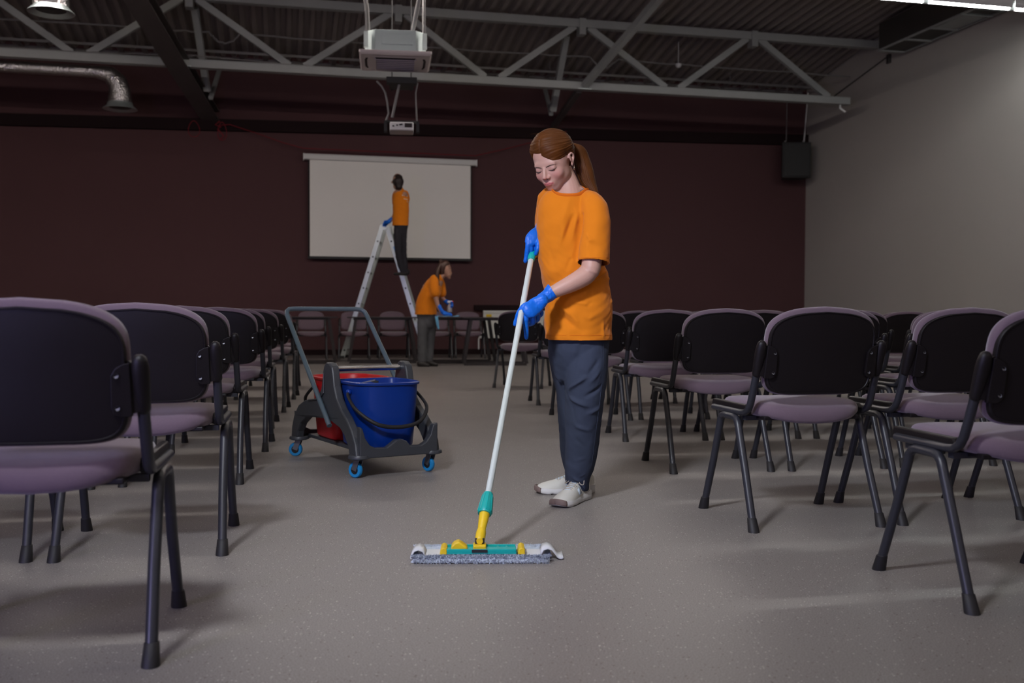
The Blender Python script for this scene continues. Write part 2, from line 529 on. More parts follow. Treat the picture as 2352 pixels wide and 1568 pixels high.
# left sloping beam (I section) from the camera side down to the back wall
def ibeam(name, a, c, wd, ht, label, m):
    b = MB(); a, c = Vector(a), Vector(c)
    o_ = thing(name, label, 'beam', a)
    up = Vector((0, 0, 1))
    b.bar((0, 0, ht / 2), c - a + up * ht / 2, wd, .018)
    b.build('top_flange', m, o_, smooth=False)
    b = MB(); b.bar((0, 0, -ht / 2), c - a - up * ht / 2, wd, .018)
    b.build('bottom_flange', m, o_, smooth=False)
    b = MB(); b.bar((0, 0, 0), c - a, .014, ht - .02)
    b.build('web', m, o_, smooth=False)
    return o_
ibeam('steel_beam', rw(-2.36, 10.5, 5.55), rw(-1.30, 19.58, 4.50), 0.33, 0.18, 'dark brown I-beam sloping down to the wine wall, left of the ceiling unit', 'steel_dark')
def strut(name, label, a, c, r, m='steel', square=True, ends=True):
    a, c = rw(*a), rw(*c)
    o_ = thing(name, label, 'brace', a)
    b = MB()
    if square: b.bar((0, 0, 0), c - a, r * 2, r * 2)
    else: b.tube([(0, 0, 0), c - a], r, 10)
    b.build('tube', m, o_, smooth=not square, bevel=.006 if square else 0)
    if ends:
        d = (c - a).normalized()
        b = MB(); b.bar(d * -.0, d * .16, r * 2.4, .02); b.build('end_plate', m, o_, smooth=False)
        b = MB(); b.bar(c - a - d * .16, c - a, r * 2.4, .02); b.build('end_plate', m, o_, smooth=False)
    return o_
strut('diagonal_brace', 'long square steel brace coming down from upper right onto the truss bottom chord', (5.84, 14.1, 5.94), (5.20, 16.9, 4.84), .055)
strut('diagonal_brace', 'dark brace running from the truss bottom chord down to the back wall', (5.16, 17.12, 4.80), (5.36, 19.58, 4.60), .05, 'steel_dark')
strut('vertical_brace', 'steel strut slanting down behind the truss above the ponytailed woman', (5.03, 17.5, 5.86), (5.00, 18.3, 4.66), .055)
strut('vertical_brace', 'short strut rising toward the back wall above the ponytailed woman', (5.14, 19.4, 5.30), (5.00, 18.42, 4.62), .035)
strut('vertical_brace', 'steel strut slanting down behind the truss beside the brown beam', (-1.40, 17.4, 5.86), (-1.27, 18.3, 4.70), .055)
strut('vertical_brace', 'short strut rising toward the back wall beside the brown beam', (-1.12, 19.4, 5.35), (-1.22, 18.42, 4.60), .035)

# conduits and cable tray near the back wall
def wire(name, label, pts, r, m='pipe', cat='cable', wob=0.0, seg=7, part=None):
    P = []
    pts = [Vector(p) for p in pts]
    for i in range(len(pts) - 1):
        k = 6 if wob else 1
        for j in range(k):
            u = j / k
            p = pts[i].lerp(pts[i + 1], u)
            if wob and (i + j): p.z += random.uniform(-wob, wob)
            P.append(p)
    P.append(pts[-1])
    b = MB(); b.tube(P, r, seg)
    o_ = b.build(name, m)
    return tag(o_, label, cat)
wire('conduit', 'thin uneven grey conduit strung across under the roof deck, uppermost of the lines', [rw(s * .922, 17.7, z) for s, z in [(-9.4, 5.56), (-2.35, 5.56), (-1.9, 5.55), (-1.3, 5.55), (-1.15, 5.42), (-1.0, 5.38), (-.85, 5.45), (-.75, 5.56), (1.2, 5.53), (5.0, 5.54), (6.0, 5.55), (6.2, 5.38), (6.4, 5.38), (6.6, 5.54), (7.9, 5.52), (11.8, 5.50)]], .016, wob=.012)
tray = thing('cable_tray', 'long ladder-like cable tray of two rails along the top of the back wall', 'cable tray', rw(3, 19.2, 5.54))
inv2 = rw(3, 19.2, 5.54)
for z, t in ((5.535, 18.90), (5.545, 19.40)):
    b = MB(); b.bar(rw(S0, t, z) - inv2, rw(10.8, t, z) - inv2, .03, .045); b.build('rail', 'pipe', tray, smooth=False)
s = -8.7
b = MB()
while s < 10.7:
    b.bar(rw(s, 18.90, 5.53) - inv2, rw(s, 19.40, 5.54) - inv2, .08, .02); s += .42
o = b.build('rungs', 'pipe', tray, smooth=False); tag(o, kind='stuff')
s = -8.2
while s < 10.6:
    b = MB(); b.tube([rw(s, 18.9, 5.54) - inv2, rw(s, 18.9, deck_z(18.9)) - inv2], .006, 6); b.build('hanger_rod', 'pipe', tray)
    s += 1.9
wire('thin_cable', 'thin loose wire lying along the top of the truss bottom chord at left', [rw(s, 16.94, 4.915 + dz) for s, dz in [(-4.4, .0), (-3.2, .0), (-2.6, .01), (-1.9, .03), (-1.3, .05), (-.6, .02), (0, .0), (.45, .0), (.75, -.03), (1.1, -.03), (1.4, .0), (1.9, .0)]], .008, wob=.004)
def detector(s, t, z, label):
    o_ = thing('smoke_detector', label, 'smoke detector', rw(s, t, z))
    b = MB(); b.lathe([(.0, -.045), (.03, -.04), (.05, -.02), (.055, 0)], seg=16); b.build('sensor', 'white', o_)
    b = MB(); b.lathe([(.06, 0), (.06, .03), (0, .03)], seg=16); b.tube([(0, 0, .02), (0, 0, deck_z(t) - z)], .006, 6); b.build('mount', 'white', o_)
detector(7.28, 17.7, 5.50, 'round white smoke detector hanging on the conduit, right part of the ceiling')
detector(-2.10, 17.7, 5.50, 'round white smoke detector beside the brown beam at left')

# foil ducts
def foil(label, pts, radii, rim_c, rim_r, z0):
    base = rw(*pts[0])
    o_ = thing('foil_duct', label, 'duct', base)
    b = MB(); P = [rw(*p) - base for p in pts]
    PP, RR = [], []
    for i in range(len(P) - 1):
        n = max(2, int((P[i + 1] - P[i]).length / .05))
        for k in range(n):
            u = k / n
            PP.append(P[i].lerp(P[i + 1], u)); RR.append((radii[i] + (radii[i + 1] - radii[i]) * u) * (1 + .022 * (len(PP) % 2) + random.uniform(-.012, .012)))
    PP.append(P[-1]); RR.append(radii[-1])
    b.tube(PP, RR, 24); b.build('hose', 'foil', o_)
    b = MB(); c = rw(*rim_c) - base
    b.lathe([(rim_r * .72, .05), (rim_r * .76, .0), (rim_r * .98, -.05), (rim_r, -.06), (rim_r * .97, -.062), (rim_r * .66, -.02)], c, 32)
    b.build('flared_rim', 'galv', o_)
    b = MB(); b.lathe([(0, -.03), (rim_r * .64, -.03)], c, 24); b.build('diffuser_disc', 'duct_dark', o_)
    return o_
foil('crinkled silver duct running under the truss and bending down to a flared outlet', [(-8.9, 17.45, 4.76), (-2.95, 17.45, 4.73), (-2.74, 17.45, 4.70), (-2.62, 17.45, 4.58), (-2.58, 17.45, 4.44), (-2.58, 17.45, 4.20)], [.085, .095, .13, .15, .165, .19], (-2.58, 17.45, 4.20), .27, 0)
dp = rw(0, 0, 0)
def inv_st(x, y): return (x * CT + y * ST, -x * ST + y * CT)
s_, t_ = inv_st(-5.20, 11.3)
foil('crinkled silver duct outlet hanging down at the top left edge of the picture', [(s_, t_, 6.3), (s_, t_, 4.9), (s_, t_, 4.25)], [.185, .185, .19], (s_, t_, 4.24), .25, 0)
for k in range(2):
    pass

# rectangular duct along the right wall
du = thing('rectangular_duct', 'dark rectangular air duct with grilles hung along the grey wall', 'duct', rw(10.6, 14, 5.5))
iv = rw(10.6, 14, 5.5)
def dl(s, t, z): return rw(s, t, z) - iv
b = MB()
b.add([dl(*p) for p in rbox(10.40, 10.90, 8.0, 16.0, 5.55, 6.02)], [(3, 2, 1, 0), (4, 5, 6, 7), (0, 1, 5, 4), (1, 2, 6, 5), (2, 3, 7, 6), (3, 0, 4, 7)])
b.build('casing', 'duct_dark', du, smooth=False)
for t in (16.0, 15.25, 14.55, 13.75, 13.45):
    b = MB(); b.bar(dl(10.38, t - .02, 5.54), dl(10.92, t - .02, 5.54), .05, .03); b.build('flange', 'galv' if t < 14 else 'steel', du, smooth=False)
for t0, t1 in ((13.80, 14.5),):
    b = MB(); b.bar(dl(10.45, (t0 + t1) / 2, 5.542), dl(10.85, (t0 + t1) / 2, 5.542), t1 - t0, .012); b.build('grille_panel', 'steel', du, smooth=False)
for s in (10.40, 10.90):
    b = MB(); b.bar(dl(s, 12.0, 5.545), dl(s, 16.0, 5.545), .03, .03); b.build('edge_rail', 'steel', du, smooth=False)

# ------------------------------------------------------------------ strip lights
def luminaire(s0, s1, t, z, label=None, tubes=True, name='strip_light', strength='glow', axis='s'):
    base = rw((s0 + s1) / 2, t, z)
    def P(s, tt, zz): return rw(s, tt, zz) - base
    o_ = thing(name, label, 'ceiling light', base)
    b = MB()
    b.bar(P(s0, t, z + .085), P(s1, t, z + .085), .13, .05)
    b.build('housing', 'white_lum', o_, smooth=False)
    for sg in ((-1, 1) if t > 10 else ()):
        b = MB(); b.bar(P(s0, t + sg * .055, z + .03), P(s1, t + sg * .055, z + .03), .004, .070)
        b.build('reflector', 'white_lum', o_, smooth=False)
    b = MB(); b.tube([P(s0 + .02, t, z), P(s1 - .02, t, z)], .019, 12)
    b.build('tube', strength, o_)
    for q in (s0, s1):
        b = MB(); b.bar(P(q - .022, t, z + .02), P(q + .022, t, z + .02), .05, .09)
        b.build('end_cap', 'steel', o_, smooth=False)
    return o_
M['glow_rear'] = emit_mat('fluorescent_rear', (1.0, 0.90, 0.84), REAR_STRENGTH)
M['glow_row'] = emit_mat('fluorescent_row', (1.0, 0.90, 0.84), ROW_STRENGTH)
luminaire(8.44, 9.74, 11.9, 5.03, 'glowing white fluorescent strip light crossing the top right corner')
luminaire(7.10, 8.40, 11.9, 5.03, 'glowing fluorescent strip light cut by the top edge, left of the longest strip')
luminaire(9.78, 10.9, 11.9, 5.03, 'end of glowing fluorescent strip light touching the right picture edge')
luminaire(-8.5, 7.06, 11.9, 5.03, 'long row of fluorescent strip lights over the middle of the room', name='strip_light_row', strength='glow_row')
luminaire(-8.5, 10.6, 4.4, 5.03, 'long row of fluorescent strip lights above the nearest chairs', name='strip_light_row', strength='glow_rear')
luminaire(-8.5, 10.6, -2.5, 5.03, 'long row of fluorescent strip lights behind the viewer', name='strip_light_row', strength='glow_rear')

# ------------------------------------------------------------------ ceiling cassette unit
ac = thing('ceiling_air_unit', 'square ceiling air conditioner cassette with pale casing hanging above the projector', 'air conditioner', (-1.41, 12.0, 3.825), TH * .55)
def sq(h, ch, z):  # chamfered square
    return [(-h, -h + ch, z), (-h + ch, -h, z), (h - ch, -h, z), (h, -h + ch, z), (h, h - ch, z), (h - ch, h, z), (-h + ch, h, z), (-h, h - ch, z)]
def stack(rings):
    b = MB(); n = len(rings[0])
    for r_ in rings: b.v += [tuple(p) for p in r_]
    b.f.append(tuple(reversed(range(n))))
    for i in range(len(rings) - 1):
        for k in range(n):
            l = (k + 1) % n; b.f.append((i * n + k, i * n + l, (i + 1) * n + l, (i + 1) * n + k))
    b.f.append(tuple((len(rings) - 1) * n + k for k in range(n)))
    return b
stack([sq(.355, .12, .03), sq(.355, .12, .28)]).build('casing', 'acbody', ac, smooth=False, bevel=.006)
MB().box((.02, -.358, .17), (.36, .012, .12)).build('service_plate', 'acbody', ac, smooth=False, bevel=.003)
for x, y in ((-.34, -.34), (.34, -.34), (-.34, .34), (.34, .34)):
    MB().box((x, y, .16), (.05, .05, .18)).build('hanging_bracket', 'galv', ac, smooth=False)
    b = MB(); b.tube([(x, y, .2), (x, y, 2.45)], .008, 6); b.build('threaded_rod', 'pipe', ac)
stack([sq(.40, .012, -.022), sq(.42, .012, .0), sq(.42, .012, .028)]).build('panel', 'acwhite', ac, smooth=False, bevel=.004)
MB().box((0, 0, -.024), (.47, .54, .012)).build('grille_recess', 'acdark', ac, smooth=False)
for k in range(6):
    y = -.215 + k * .086
    MB().box((0, y, -.036), (.46, .016, .014)).build('louvre_slat', 'acwhite', ac, smooth=False)
for sx in (-1, 1):
    MB().box((sx * .235, 0, -.034), (.02, .52, .018)).build('grille_rail', 'acwhite', ac, smooth=False)
    b = MB(); b.tube([(sx * .33, -.24, -.020), (sx * .345, -.15, -.024), (sx * .345, .15, -.024), (sx * .33, .24, -.020)], .014, 6, ref=(1, 0, 0), r2=.006)
    b.build('outlet_slot', 'acdark', ac)
    b = MB(); b.tube([(-.28, sx * .32, -.020), (-.2, sx * .335, -.03), (.2, sx * .335, -.03), (.28, sx * .32, -.020)], .02, 6, ref=(0, 1, 0), r2=.008)
    b.build('air_vane', 'acwhite', ac)
def acpipe(pts):
    R_ = Matrix.Rotation(-TH * .55, 3, 'Z'); b = MB(); b.tube([R_ @ (Vector(p) - Vector((-1.41, 12.0, 3.87))) for p in pts], .026, 10); b.build('supply_pipe', 'pipe', ac)
acpipe([(-1.70, 11.75, 4.15), (-1.705, 11.7, 4.4), (-1.74, 11.6, 4.7), (-1.76, 11.6, 6.3)])
acpipe([(-1.20, 11.9, 4.17), (-1.12, 11.8, 4.48), (-.72, 11.7, 6.3)])

# ------------------------------------------------------------------ projector and its mount
pr = thing('projector', 'small white ceiling projector hanging below the air conditioner', 'projector', (-1.355, 12.2, 3.07), TH * .5)
MB().box((0, 0, 0), (.285, .30, .10)).build('body', 'white', pr, smooth=False, bevel=.012)
MB().box((0, -.01, -.048), (.28, .29, .012)).build('base', 'bottle', pr, smooth=False, bevel=.004)
MB().box((.08, -.152, .012), (.09, .006, .05)).build('vent', 'acdark', pr, smooth=False)
for x in (-.10, -.055, -.02, .0):
    MB().box((x, -.152, .02 - abs(x) * .2), (.022, .006, .016)).build('socket', 'black', pr, smooth=False)
b = MB(); b.lathe([(.03, 0), (.03, .03), (0, .035)], (.06, .02, .05), 14); b.build('focus_dial', 'white', pr)
mt = thing('projector_mount', 'black projector bracket with slanted pole under the air unit', 'mount', (-1.355, 12.2, 3.62), TH * .5)
MB().box((0, 0, .02), (.37, .14, .075)).build('top_plate', 'black', mt, smooth=False, bevel=.004)
b = MB(); b.tube([(-.03, 0, -.02), (-.115, 0, -.42)], .017, 10); b.build('pole', 'pipe', mt)
for sx in (-.12, .12):
    b = MB(); b.tube([(sx, .45, .0), (sx, .45, 2.7)], .008, 6); b.build('hanger_rod', 'black', mt)
MB().box((0, .25, .03), (.30, .45, .02)).build('mount_rail', 'black', mt, smooth=False)
MB().box((0, 0, -.475), (.40, .10, .02)).build('cradle_bar', 'black', mt, smooth=False)
for sx in (-1, 1):
    MB().box((sx * .195, 0, -.535), (.035, .10, .13)).build('cradle_arm', 'black', mt, smooth=False)
wire('projector_cable', 'grey cable drooping to the left side of the projector', [(-1.66, 12.2, 3.64), (-1.60, 12.2, 3.58), (-1.555, 12.2, 3.50), (-1.53, 12.2, 3.38), (-1.515, 12.2, 3.25), (-1.55, 12.2, 3.15)], .012, 'pipe')
wire('projector_cable', 'grey cable dropping to the right side of the projector', [(-1.16, 12.2, 3.62), (-1.185, 12.2, 3.50), (-1.18, 12.2, 3.35), (-1.17, 12.2, 3.16)], .009, 'pipe')

# ------------------------------------------------------------------ projection screen
TS = 19.48
ps = thing('projection_screen', 'large white pull-down projection screen on the wine back wall', 'screen', rw(2.08, TS, 1.9), TH)
MB().box((.0, 0, .94), (3.12, .012, 1.87)).build('screen_fabric', 'screen', ps, smooth=False)
MB().box((0, .008, .93), (3.18, .008, 1.95)).build('black_border', 'screen_edge', ps, smooth=False)
MB().box((0, 0, -.02), (3.19, .035, .05)).build('bottom_bar', 'black', ps, smooth=False, bevel=.005)
b = MB(); b.prism([(-.06, 0), (-.055, -.075), (.03, -.085), (.05, -.02), (.05, .03), (-.05, .03)], -1.67, 1.67, lambda a, c, d: (d, a - .01, c + 1.92))
b.build('case', 'screen_case', ps, smooth=False, bevel=.006)
for sx in (-1, 1):
    MB().box((sx * 1.675, -.01, 1.89), (.012, .12, .13)).build('case_end', 'white', ps, smooth=False)

# speaker in the corner with two hanging wires
sp = thing('wall_speaker', 'black loudspeaker hanging in the back right corner', 'speaker', rw(10.52, 19.2, 4.05), TH - .25)
stack([[(-.30, -.20, -.37), (.30, -.20, -.37), (.22, .2, -.37), (-.22, .2, -.37)], [(-.30, -.20, .37), (.30, -.20, .37), (.22, .2, .37), (-.22, .2, .37)]]).build('cabinet', 'black', sp, smooth=False, bevel=.012)
MB().box((0, -.21, 0), (.54, .02, .68)).build('grille', 'rubber', sp, smooth=False, bevel=.01)
for x in (-.2, .18):
    b = MB(); b.tube([(x, -.02, .36), (x, -.02, .43)], .018, 8); b.build('hook', 'pipe', sp)
wire('hanging_wire', 'left thin suspension wire above the corner speaker', [rw(10.33, 19.2, 4.46), rw(10.02, 18.6, 5.55)], .008)
wire('hanging_wire', 'right white suspension cable above the corner speaker', [rw(10.74, 19.2, 4.46), rw(10.82, 19.2, 5.50)], .012, 'white')
sl = thing('wall_bracket', 'dark steel bracket on the grey wall below the duct end', 'bracket', rw(11.0, 16.6, 5.52))
MB().box((0, 0, .06), (.06, .10, .16)).build('plate', 'duct_dark', sl, smooth=False)
b = MB(); b.tube([(0, 0, .12), rw(11.0, 18.5, 5.28) - rw(11.0, 16.6, 5.52)], .012, 6); b.build('stay_wire', 'duct_dark', sl)

# red ropes
wire('red_rope', 'thin red rope sagging from the brown beam to the screen case and across it', [rw(-1.15, 19.42, 4.30), rw(-.95, 19.42, 4.33), rw(-.4, 19.42, 4.17), rw(0, 19.42, 4.04), rw(.40, 19.4, 3.94), rw(2, 19.4, 3.935), rw(3.72, 19.4, 3.93), rw(4.3, 19.4, 4.08), rw(4.9, 19.4, 4.25), rw(5.6, 19.45, 4.5)], .008, 'red_rope', 'rope')
def loop(label, s, z, w_, h):
    P = []
    for k in range(13):
        a = 2 * PI * k / 12
        P.append(rw(s + w_ * math.sin(a) * (1 - .3 * math.cos(a)), 19.36 + .02 * math.sin(2 * a), z - h / 2 + h / 2 * math.cos(a)))
    wire('red_rope_loop', label, P, .007, 'red_rope', 'rope')
loop('hanging loop of red rope, left of the brown beam end', -1.58, 4.36, .10, .30)
loop('tangled loop of red rope under the brown beam end', -1.08, 4.36, .08, .34)
wire('red_rope_knot', 'small red rope knot tied at the brown beam end', [rw(-1.12, 19.36, 4.37), rw(-1.2, 19.34, 4.30), rw(-1.1, 19.34, 4.26), rw(-1.16, 19.33, 4.22), rw(-1.05, 19.33, 4.10), rw(-1.12, 19.33, 4.02)], .014, 'red_rope', 'rope')

# radiator in its niche
nf = slab('trim_2', [(3.74, 19.50, .89), (6.1, 19.50, .89), (6.1, T1, .89), (3.74, T1, .89), (3.74, 19.50, .99), (6.1, 19.50, .99), (6.1, T1, .99), (3.74, T1, .99)], 'wine_dark')
ra = thing('radiator', 'white panel radiator on the back wall behind the dark tables', 'radiator', rw(4.65, 19.45, .33), TH)
MB().box((0, 0, .25), (1.5, .04, .50)).build('panel', 'radiator', ra, smooth=False, bevel=.006)
MB().box((0, .01, .525), (1.5, .09, .05)).build('top_grille', 'radiator', ra, smooth=False, bevel=.004)
b = MB()
for k in range(46):
    b.box((-.72 + k * .032, .01, .552), (.014, .07, .004))
tag(b.build('grille_slots', 'acdark', ra, smooth=False), kind='stuff')
for k in range(12):
    MB().box((-.68 + k * .124, -.024, .25), (.05, .010, .44)).build('convector_rib', 'radiator', ra, smooth=False, bevel=.003)
MB().box((-.64, -.032, .45), (.11, .004, .05)).build('yellow_sticker', 'yellow', ra, smooth=False)
b = MB(); b.tube([(-.76, 0, .03), (-.82, 0, .03), (-.84, 0, -.02), (-.84, 0, -.22)], .014, 8); b.ball((-.80, 0, .03), .035, 10, 8); b.build('valve', 'white', ra)

# ------------------------------------------------------------------ conference chairs
def outline(w2, z0, z1, n_top=2.7, n_bot=4.2, seg=40, arch=0.0):
    """rounded back outline, x half width w2, z0..z1"""
    zc = (z0 + z1) / 2; hz = (z1 - z0) / 2
    P = []
    for k in range(seg):
        a = 2 * PI * k / seg
        c, s = math.cos(a), math.sin(a)
        n = n_top if s > 0 else n_bot
        P.append((w2 * math.copysign(abs(c) ** (2 / n), c), zc + hz * math.copysign(abs(s) ** (2 / n), s)))
    return [(x, z - (.034 * (x / w2) ** 2 if z > zc else 0) * max(0, (z - zc) / hz)) for x, z in P]
def pad(P, c, prof, fn):
    """closed cushion: outline P about centre c; prof: list of (scale, depth) from rear centre to front centre"""
    b = MB(); n = len(P)
    for sc_, d in prof:
        for x, z in P:
            b.v.append(tuple(fn(c[0] + (x - c[0]) * sc_, c[1] + (z - c[1]) * sc_, d)))
    m = len(prof)
    for i in range(m - 1):
        for k in range(n):
            l = (k + 1) % n; b.f.append((i * n + k, i * n + l, (i + 1) * n + l, (i + 1) * n + k))
    b.f.append(tuple(reversed(range(n)))); b.f.append(tuple((m - 1) * n + k for k in range(n)))
    return b
def back_fn(x, z, d):
    # d > 0 towards the sitter; the back leans and curves round the sitter
    y = -0.262 - (z - 0.68) * 0.20 + d + 0.32 * x * x
    return (x, y, z)
def make_chair():
    root = thing('conference_chair', 'chair', 'chair')
    P = outline(.226, .512, .852, 5.2, 5.6, 64)
    pad(P, (0, .68), [(0.2, .014), (.80, .013), (.955, .008), (.99, .016), (1.0, .026), (.985, .040), (.93, .050), (.75, .056), (.4, .058), (.1, .058)], back_fn).build('backrest', 'fabric', root, angle=80)
    Ps = outline(.220, .517, .832, 5.4, 6.0, 64)
    pad(Ps, (0, .68), [(.1, -.002), (.5, -.002), (.88, -.001), (.955, .000), (.965, -.003), (.985, -.003), (1.0, .002), (1.0, .012), (.9, .013), (.2, .014)], back_fn).build('back_shell', 'chair_black', root, angle=50)
    # seat
    PS = []
    for k in range(44):
        a = 2 * PI * k / 44; c, s = math.cos(a), math.sin(a); n = 3.4
        PS.append((.236 * math.copysign(abs(c) ** (2 / n), c), .222 * math.copysign(abs(s) ** (2 / n), s)))
    def seat_fn(x, y, d):
        z = .452 + d - .022 * (1 - (x / .24) ** 2) * (abs(y / .22) ** 3)
        if d < 0: z -= .012 * (1 - (x / .24) ** 2)
        return (x, y + .005, z)
    pad(PS, (0, 0), [(.1, -.022), (.85, -.022), (.96, -.018), (1.0, -.004), (1.0, .010), (.975, .024), (.92, .032), (.75, .037), (.4, .038), (.1, .038)], seat_fn).build('seat', 'fabric', root, angle=80)
    MB().box((0, .0, .422), (.40, .36, .016)).build('seat_pan', 'chair_black', root, smooth=False, bevel=.004)
    for y in (-.10, .12):
        b = MB(); b.bar((-.245, y, .418), (.245, y, .418), .026, .018); b.build('cross_bar', 'tube', root, smooth=False)
    for sx in (-1, 1):
        X = sx * .252
        # upright
        up = [(X, .17, .438), (X, -.09, .438), (X, -.125, .441), (X, -.152, .455), (X, -.170, .480), (sx * .251, -.190, .53), (sx * .250, -.222, .62), (sx * .249, -.242, .68)]
        b = MB(); b.tube(up, .0145, 12, ref=(1, 0, 0), r2=.0125); b.build('upright', 'tube', root)
        b = MB(); b.limb([(sx * .250, -.215, .597), (sx * .249, -.243, .68), (sx * .2485, -.252, .708)], [.0175, .021, .0175], r2=[.0165, .019, .016], seg=14); b.build('upright_sleeve', 'chair_black', root)
        # bracket plate on the rear shell
        poly = [(sx * .228, .705), (sx * .214, .702), (sx * .197, .692), (sx * .187, .675), (sx * .185, .60), (sx * .190, .585), (sx * .204, .578), (sx * .230, .580)]
        b = MB(); b.prism(poly, -.012, .002, back_fn); br = b.build('back_bracket', 'chair_black', root, smooth=False, bevel=.002)
        b = MB(); b.prism([(sx * .224, .71), (sx * .246, .69), (sx * .246, .59), (sx * .224, .585)], -.006, .022, back_fn); b.build('bracket_web', 'chair_black', root, smooth=False)
        for z in (.675, .60):
            b = MB(); c = Vector(back_fn(sx * .199, z, -.014)); b.lathe([(0, -.002), (.0048, -.002), (.006, .001)], c, 10, Matrix.Rotation(PI / 2 - .2, 3, 'X')); b.build('screw', 'screw', br)
        # side clip
        b = MB(); b.prism([(.195, .428), (.205, .452), (.195, .470), (-.110, .470), (-.128, .452), (-.118, .430)], sx * .226, sx * .249, lambda a, c, d: (d, a, c)); b.build('seat_clip', 'chair_black', root, smooth=False, bevel=.005)
        # legs: two halves of an inverted U
        for sy in (-1, 1):
            xb = sx * .262; xt = sx * .262
            pts = [(xt, 0, .417), (xt, sy * .045, .417), (xt, sy * .066, .412), (xt, sy * .080, .398), (xt, sy * .088, .378), (xt, sy * .150, .22), (sx * .266, sy * .226, .035)]
            b = MB(); b.tube(pts, .0150, 12, ref=(1, 0, 0), r2=.0142); lg = b.build('leg', 'tube', root)
            b = MB(); b.lathe([(0, 0), (.0215, 0), (.0215, .006), (.0175, .050), (.0150, .052)], (sx * .2665, sy * .240, 0), 14, Matrix(((1, 0, 0), (0, 1, -sy * .37), (0, 0, 1)))); b.build('rubber_foot', 'rubber', lg)
    return root
chair0 = make_chair()
used = [False]
def dup(root):
    r = root.copy(); COL.objects.link(r)
    for ch in list(root.children):
        c = ch.copy(); COL.objects.link(c); c.parent = r
        for g in ch.children:
            d = g.copy(); COL.objects.link(d); d.parent = c
    return r
CH_KIDS = None
def place_chair(x, y, deg, label, group):
    if not used[0]: r = chair0; used[0] = True
    else: r = dup(chair0)
    r.location = (x, y, 0); r.rotation_euler = (0, 0, math.radians(deg))
    r['label'] = label; r['group'] = group
    return r
ORD = ['first', 'second', 'third', 'fourth', 'fifth', 'sixth', 'seventh', 'eighth', 'ninth']
G_L, G_R = 'mauve chairs in rows left of the aisle', 'mauve chairs in rows right of the aisle'
chairs_first = dup  # keeps the prototype's children list stable while copying
ROW_L = [((-1.142, 2.47), 11, 1), ((-1.285, 3.53), 11, 2), ((-1.60, 4.93), 9, 3), ((-1.755, 6.05), 9, 3), ((-2.00, 7.22), 9, 3), ((-2.17, 8.36), 8, 4), ((-2.36, 9.60), 8, 4), ((-2.62, 10.9), 8, 3)]
ROW_R = [((1.49, 3.00), 10, 1), ((1.125, 4.02), 12, 3), ((1.055, 5.38), 10, 4), ((.965, 6.66), 8, 5), ((.62, 7.86), 8, 6), ((.47, 9.17), 8, 6)]
LBL = {('R', 0, 0): 'nearest mauve chair at the right picture edge, cut by the frame',
       ('R', 1, 0): 'large mauve chair with full black back shown, right of the mopping woman',
       ('L', 0, 0): 'nearest mauve chair at the left picture edge with black back',
       ('L', 1, 0): 'second mauve chair from the left edge with its lilac rim lit'}
def rowchairs(rows, side, sg, step=.645):
    for i, ((x, y), deg, n) in enumerate(rows):
        for j in range(n):
            a = math.radians(deg + 1.5)
            dx, dy = step * math.cos(a), step * math.sin(a)
            jit = random.uniform(-2.0, 2.0) if j else 0
            key = (side, i, j)
            sd = 'left' if side == 'L' else 'right'
            lab = LBL.get(key) or ('mauve chair with black back, aisle seat of the %s row %s of the aisle' % (ORD[i], sd) if j == 0 else
                                   'mauve chair, %s from the aisle in the %s row %s of the aisle' % (ORD[j], ORD[i], sd))
            place_chair(x + sg * dx * j + (random.uniform(-.015, .015) if j else 0), y + sg * dy * j + (random.uniform(-.03, .03) if j else 0), deg + jit, lab, G_L if side == 'L' else G_R)
rowchairs(ROW_L, 'L', -1)
rowchairs(ROW_R, 'R', 1)
place_chair(.12, 11.15, -14, 'mauve chair turned askew behind the mop pole, in front of the radiator', G_R)
# chairs behind the tables, facing the room
for k, px in enumerate((-3.56, -2.83, -2.14, -1.38, -.79)):
    place_chair(px, 17.65 + .22 * (px + 3.56), 180 + 13 + random.uniform(-3, 3), ['leftmost mauve chair behind the dark tables, facing the room', 'second mauve chair from left behind the tables, in front of the ladder foot', 'mauve chair behind the tables framed by the trolley handle', 'mauve chair behind the tables, hidden behind the bending woman', 'mauve chair behind the table the bending woman wipes'][k], 'mauve chairs behind the dark tables')

# ------------------------------------------------------------------ dark tables
def make_table(x, y, deg, w_, label):
    t = thing('folding_table', label, 'table', (x, y, 0), math.radians(deg), 'dark tables by the back wall')
    d = .60
    MB().box((0, 0, .748), (w_, d, .022)).build('tabletop', 'table', t, smooth=False, bevel=.004)
    for sy in (-1, 1):
        b = MB(); b.bar((-w_ / 2 + .03, sy * .24, .02), (w_ / 2 - .03, sy * .24, .02), .045, .04); b.build('floor_bar', 'table', t, smooth=False)
        for sx in (-1, 1):
            b = MB(); b.bar((sx * (w_ / 2 - .03), sy * .24, .03), (sx * (w_ / 2 - .14), sy * .24, .74), .05, .05)
            b.build('leg', 'table', t, smooth=False)
        b = MB(); b.bar((-w_ / 2 + .12, sy * .24, .725), (w_ / 2 - .12, sy * .24, .725), .03, .03); b.build('apron_bar', 'table', t, smooth=False)
    return t
make_table(-3.42, 16.15, 11, 1.15, 'dark table with slanted legs behind the left chair rows')
make_table(-2.14, 16.45, 9, 1.15, 'dark table seen through the trolley handle, below the ladder')
make_table(-.86, 16.55, 12, 1.15, 'dark table being wiped by the bending woman')
make_table(-.28, 15.95, 5, 1.05, 'dark table beside the yellow-stickered radiator')

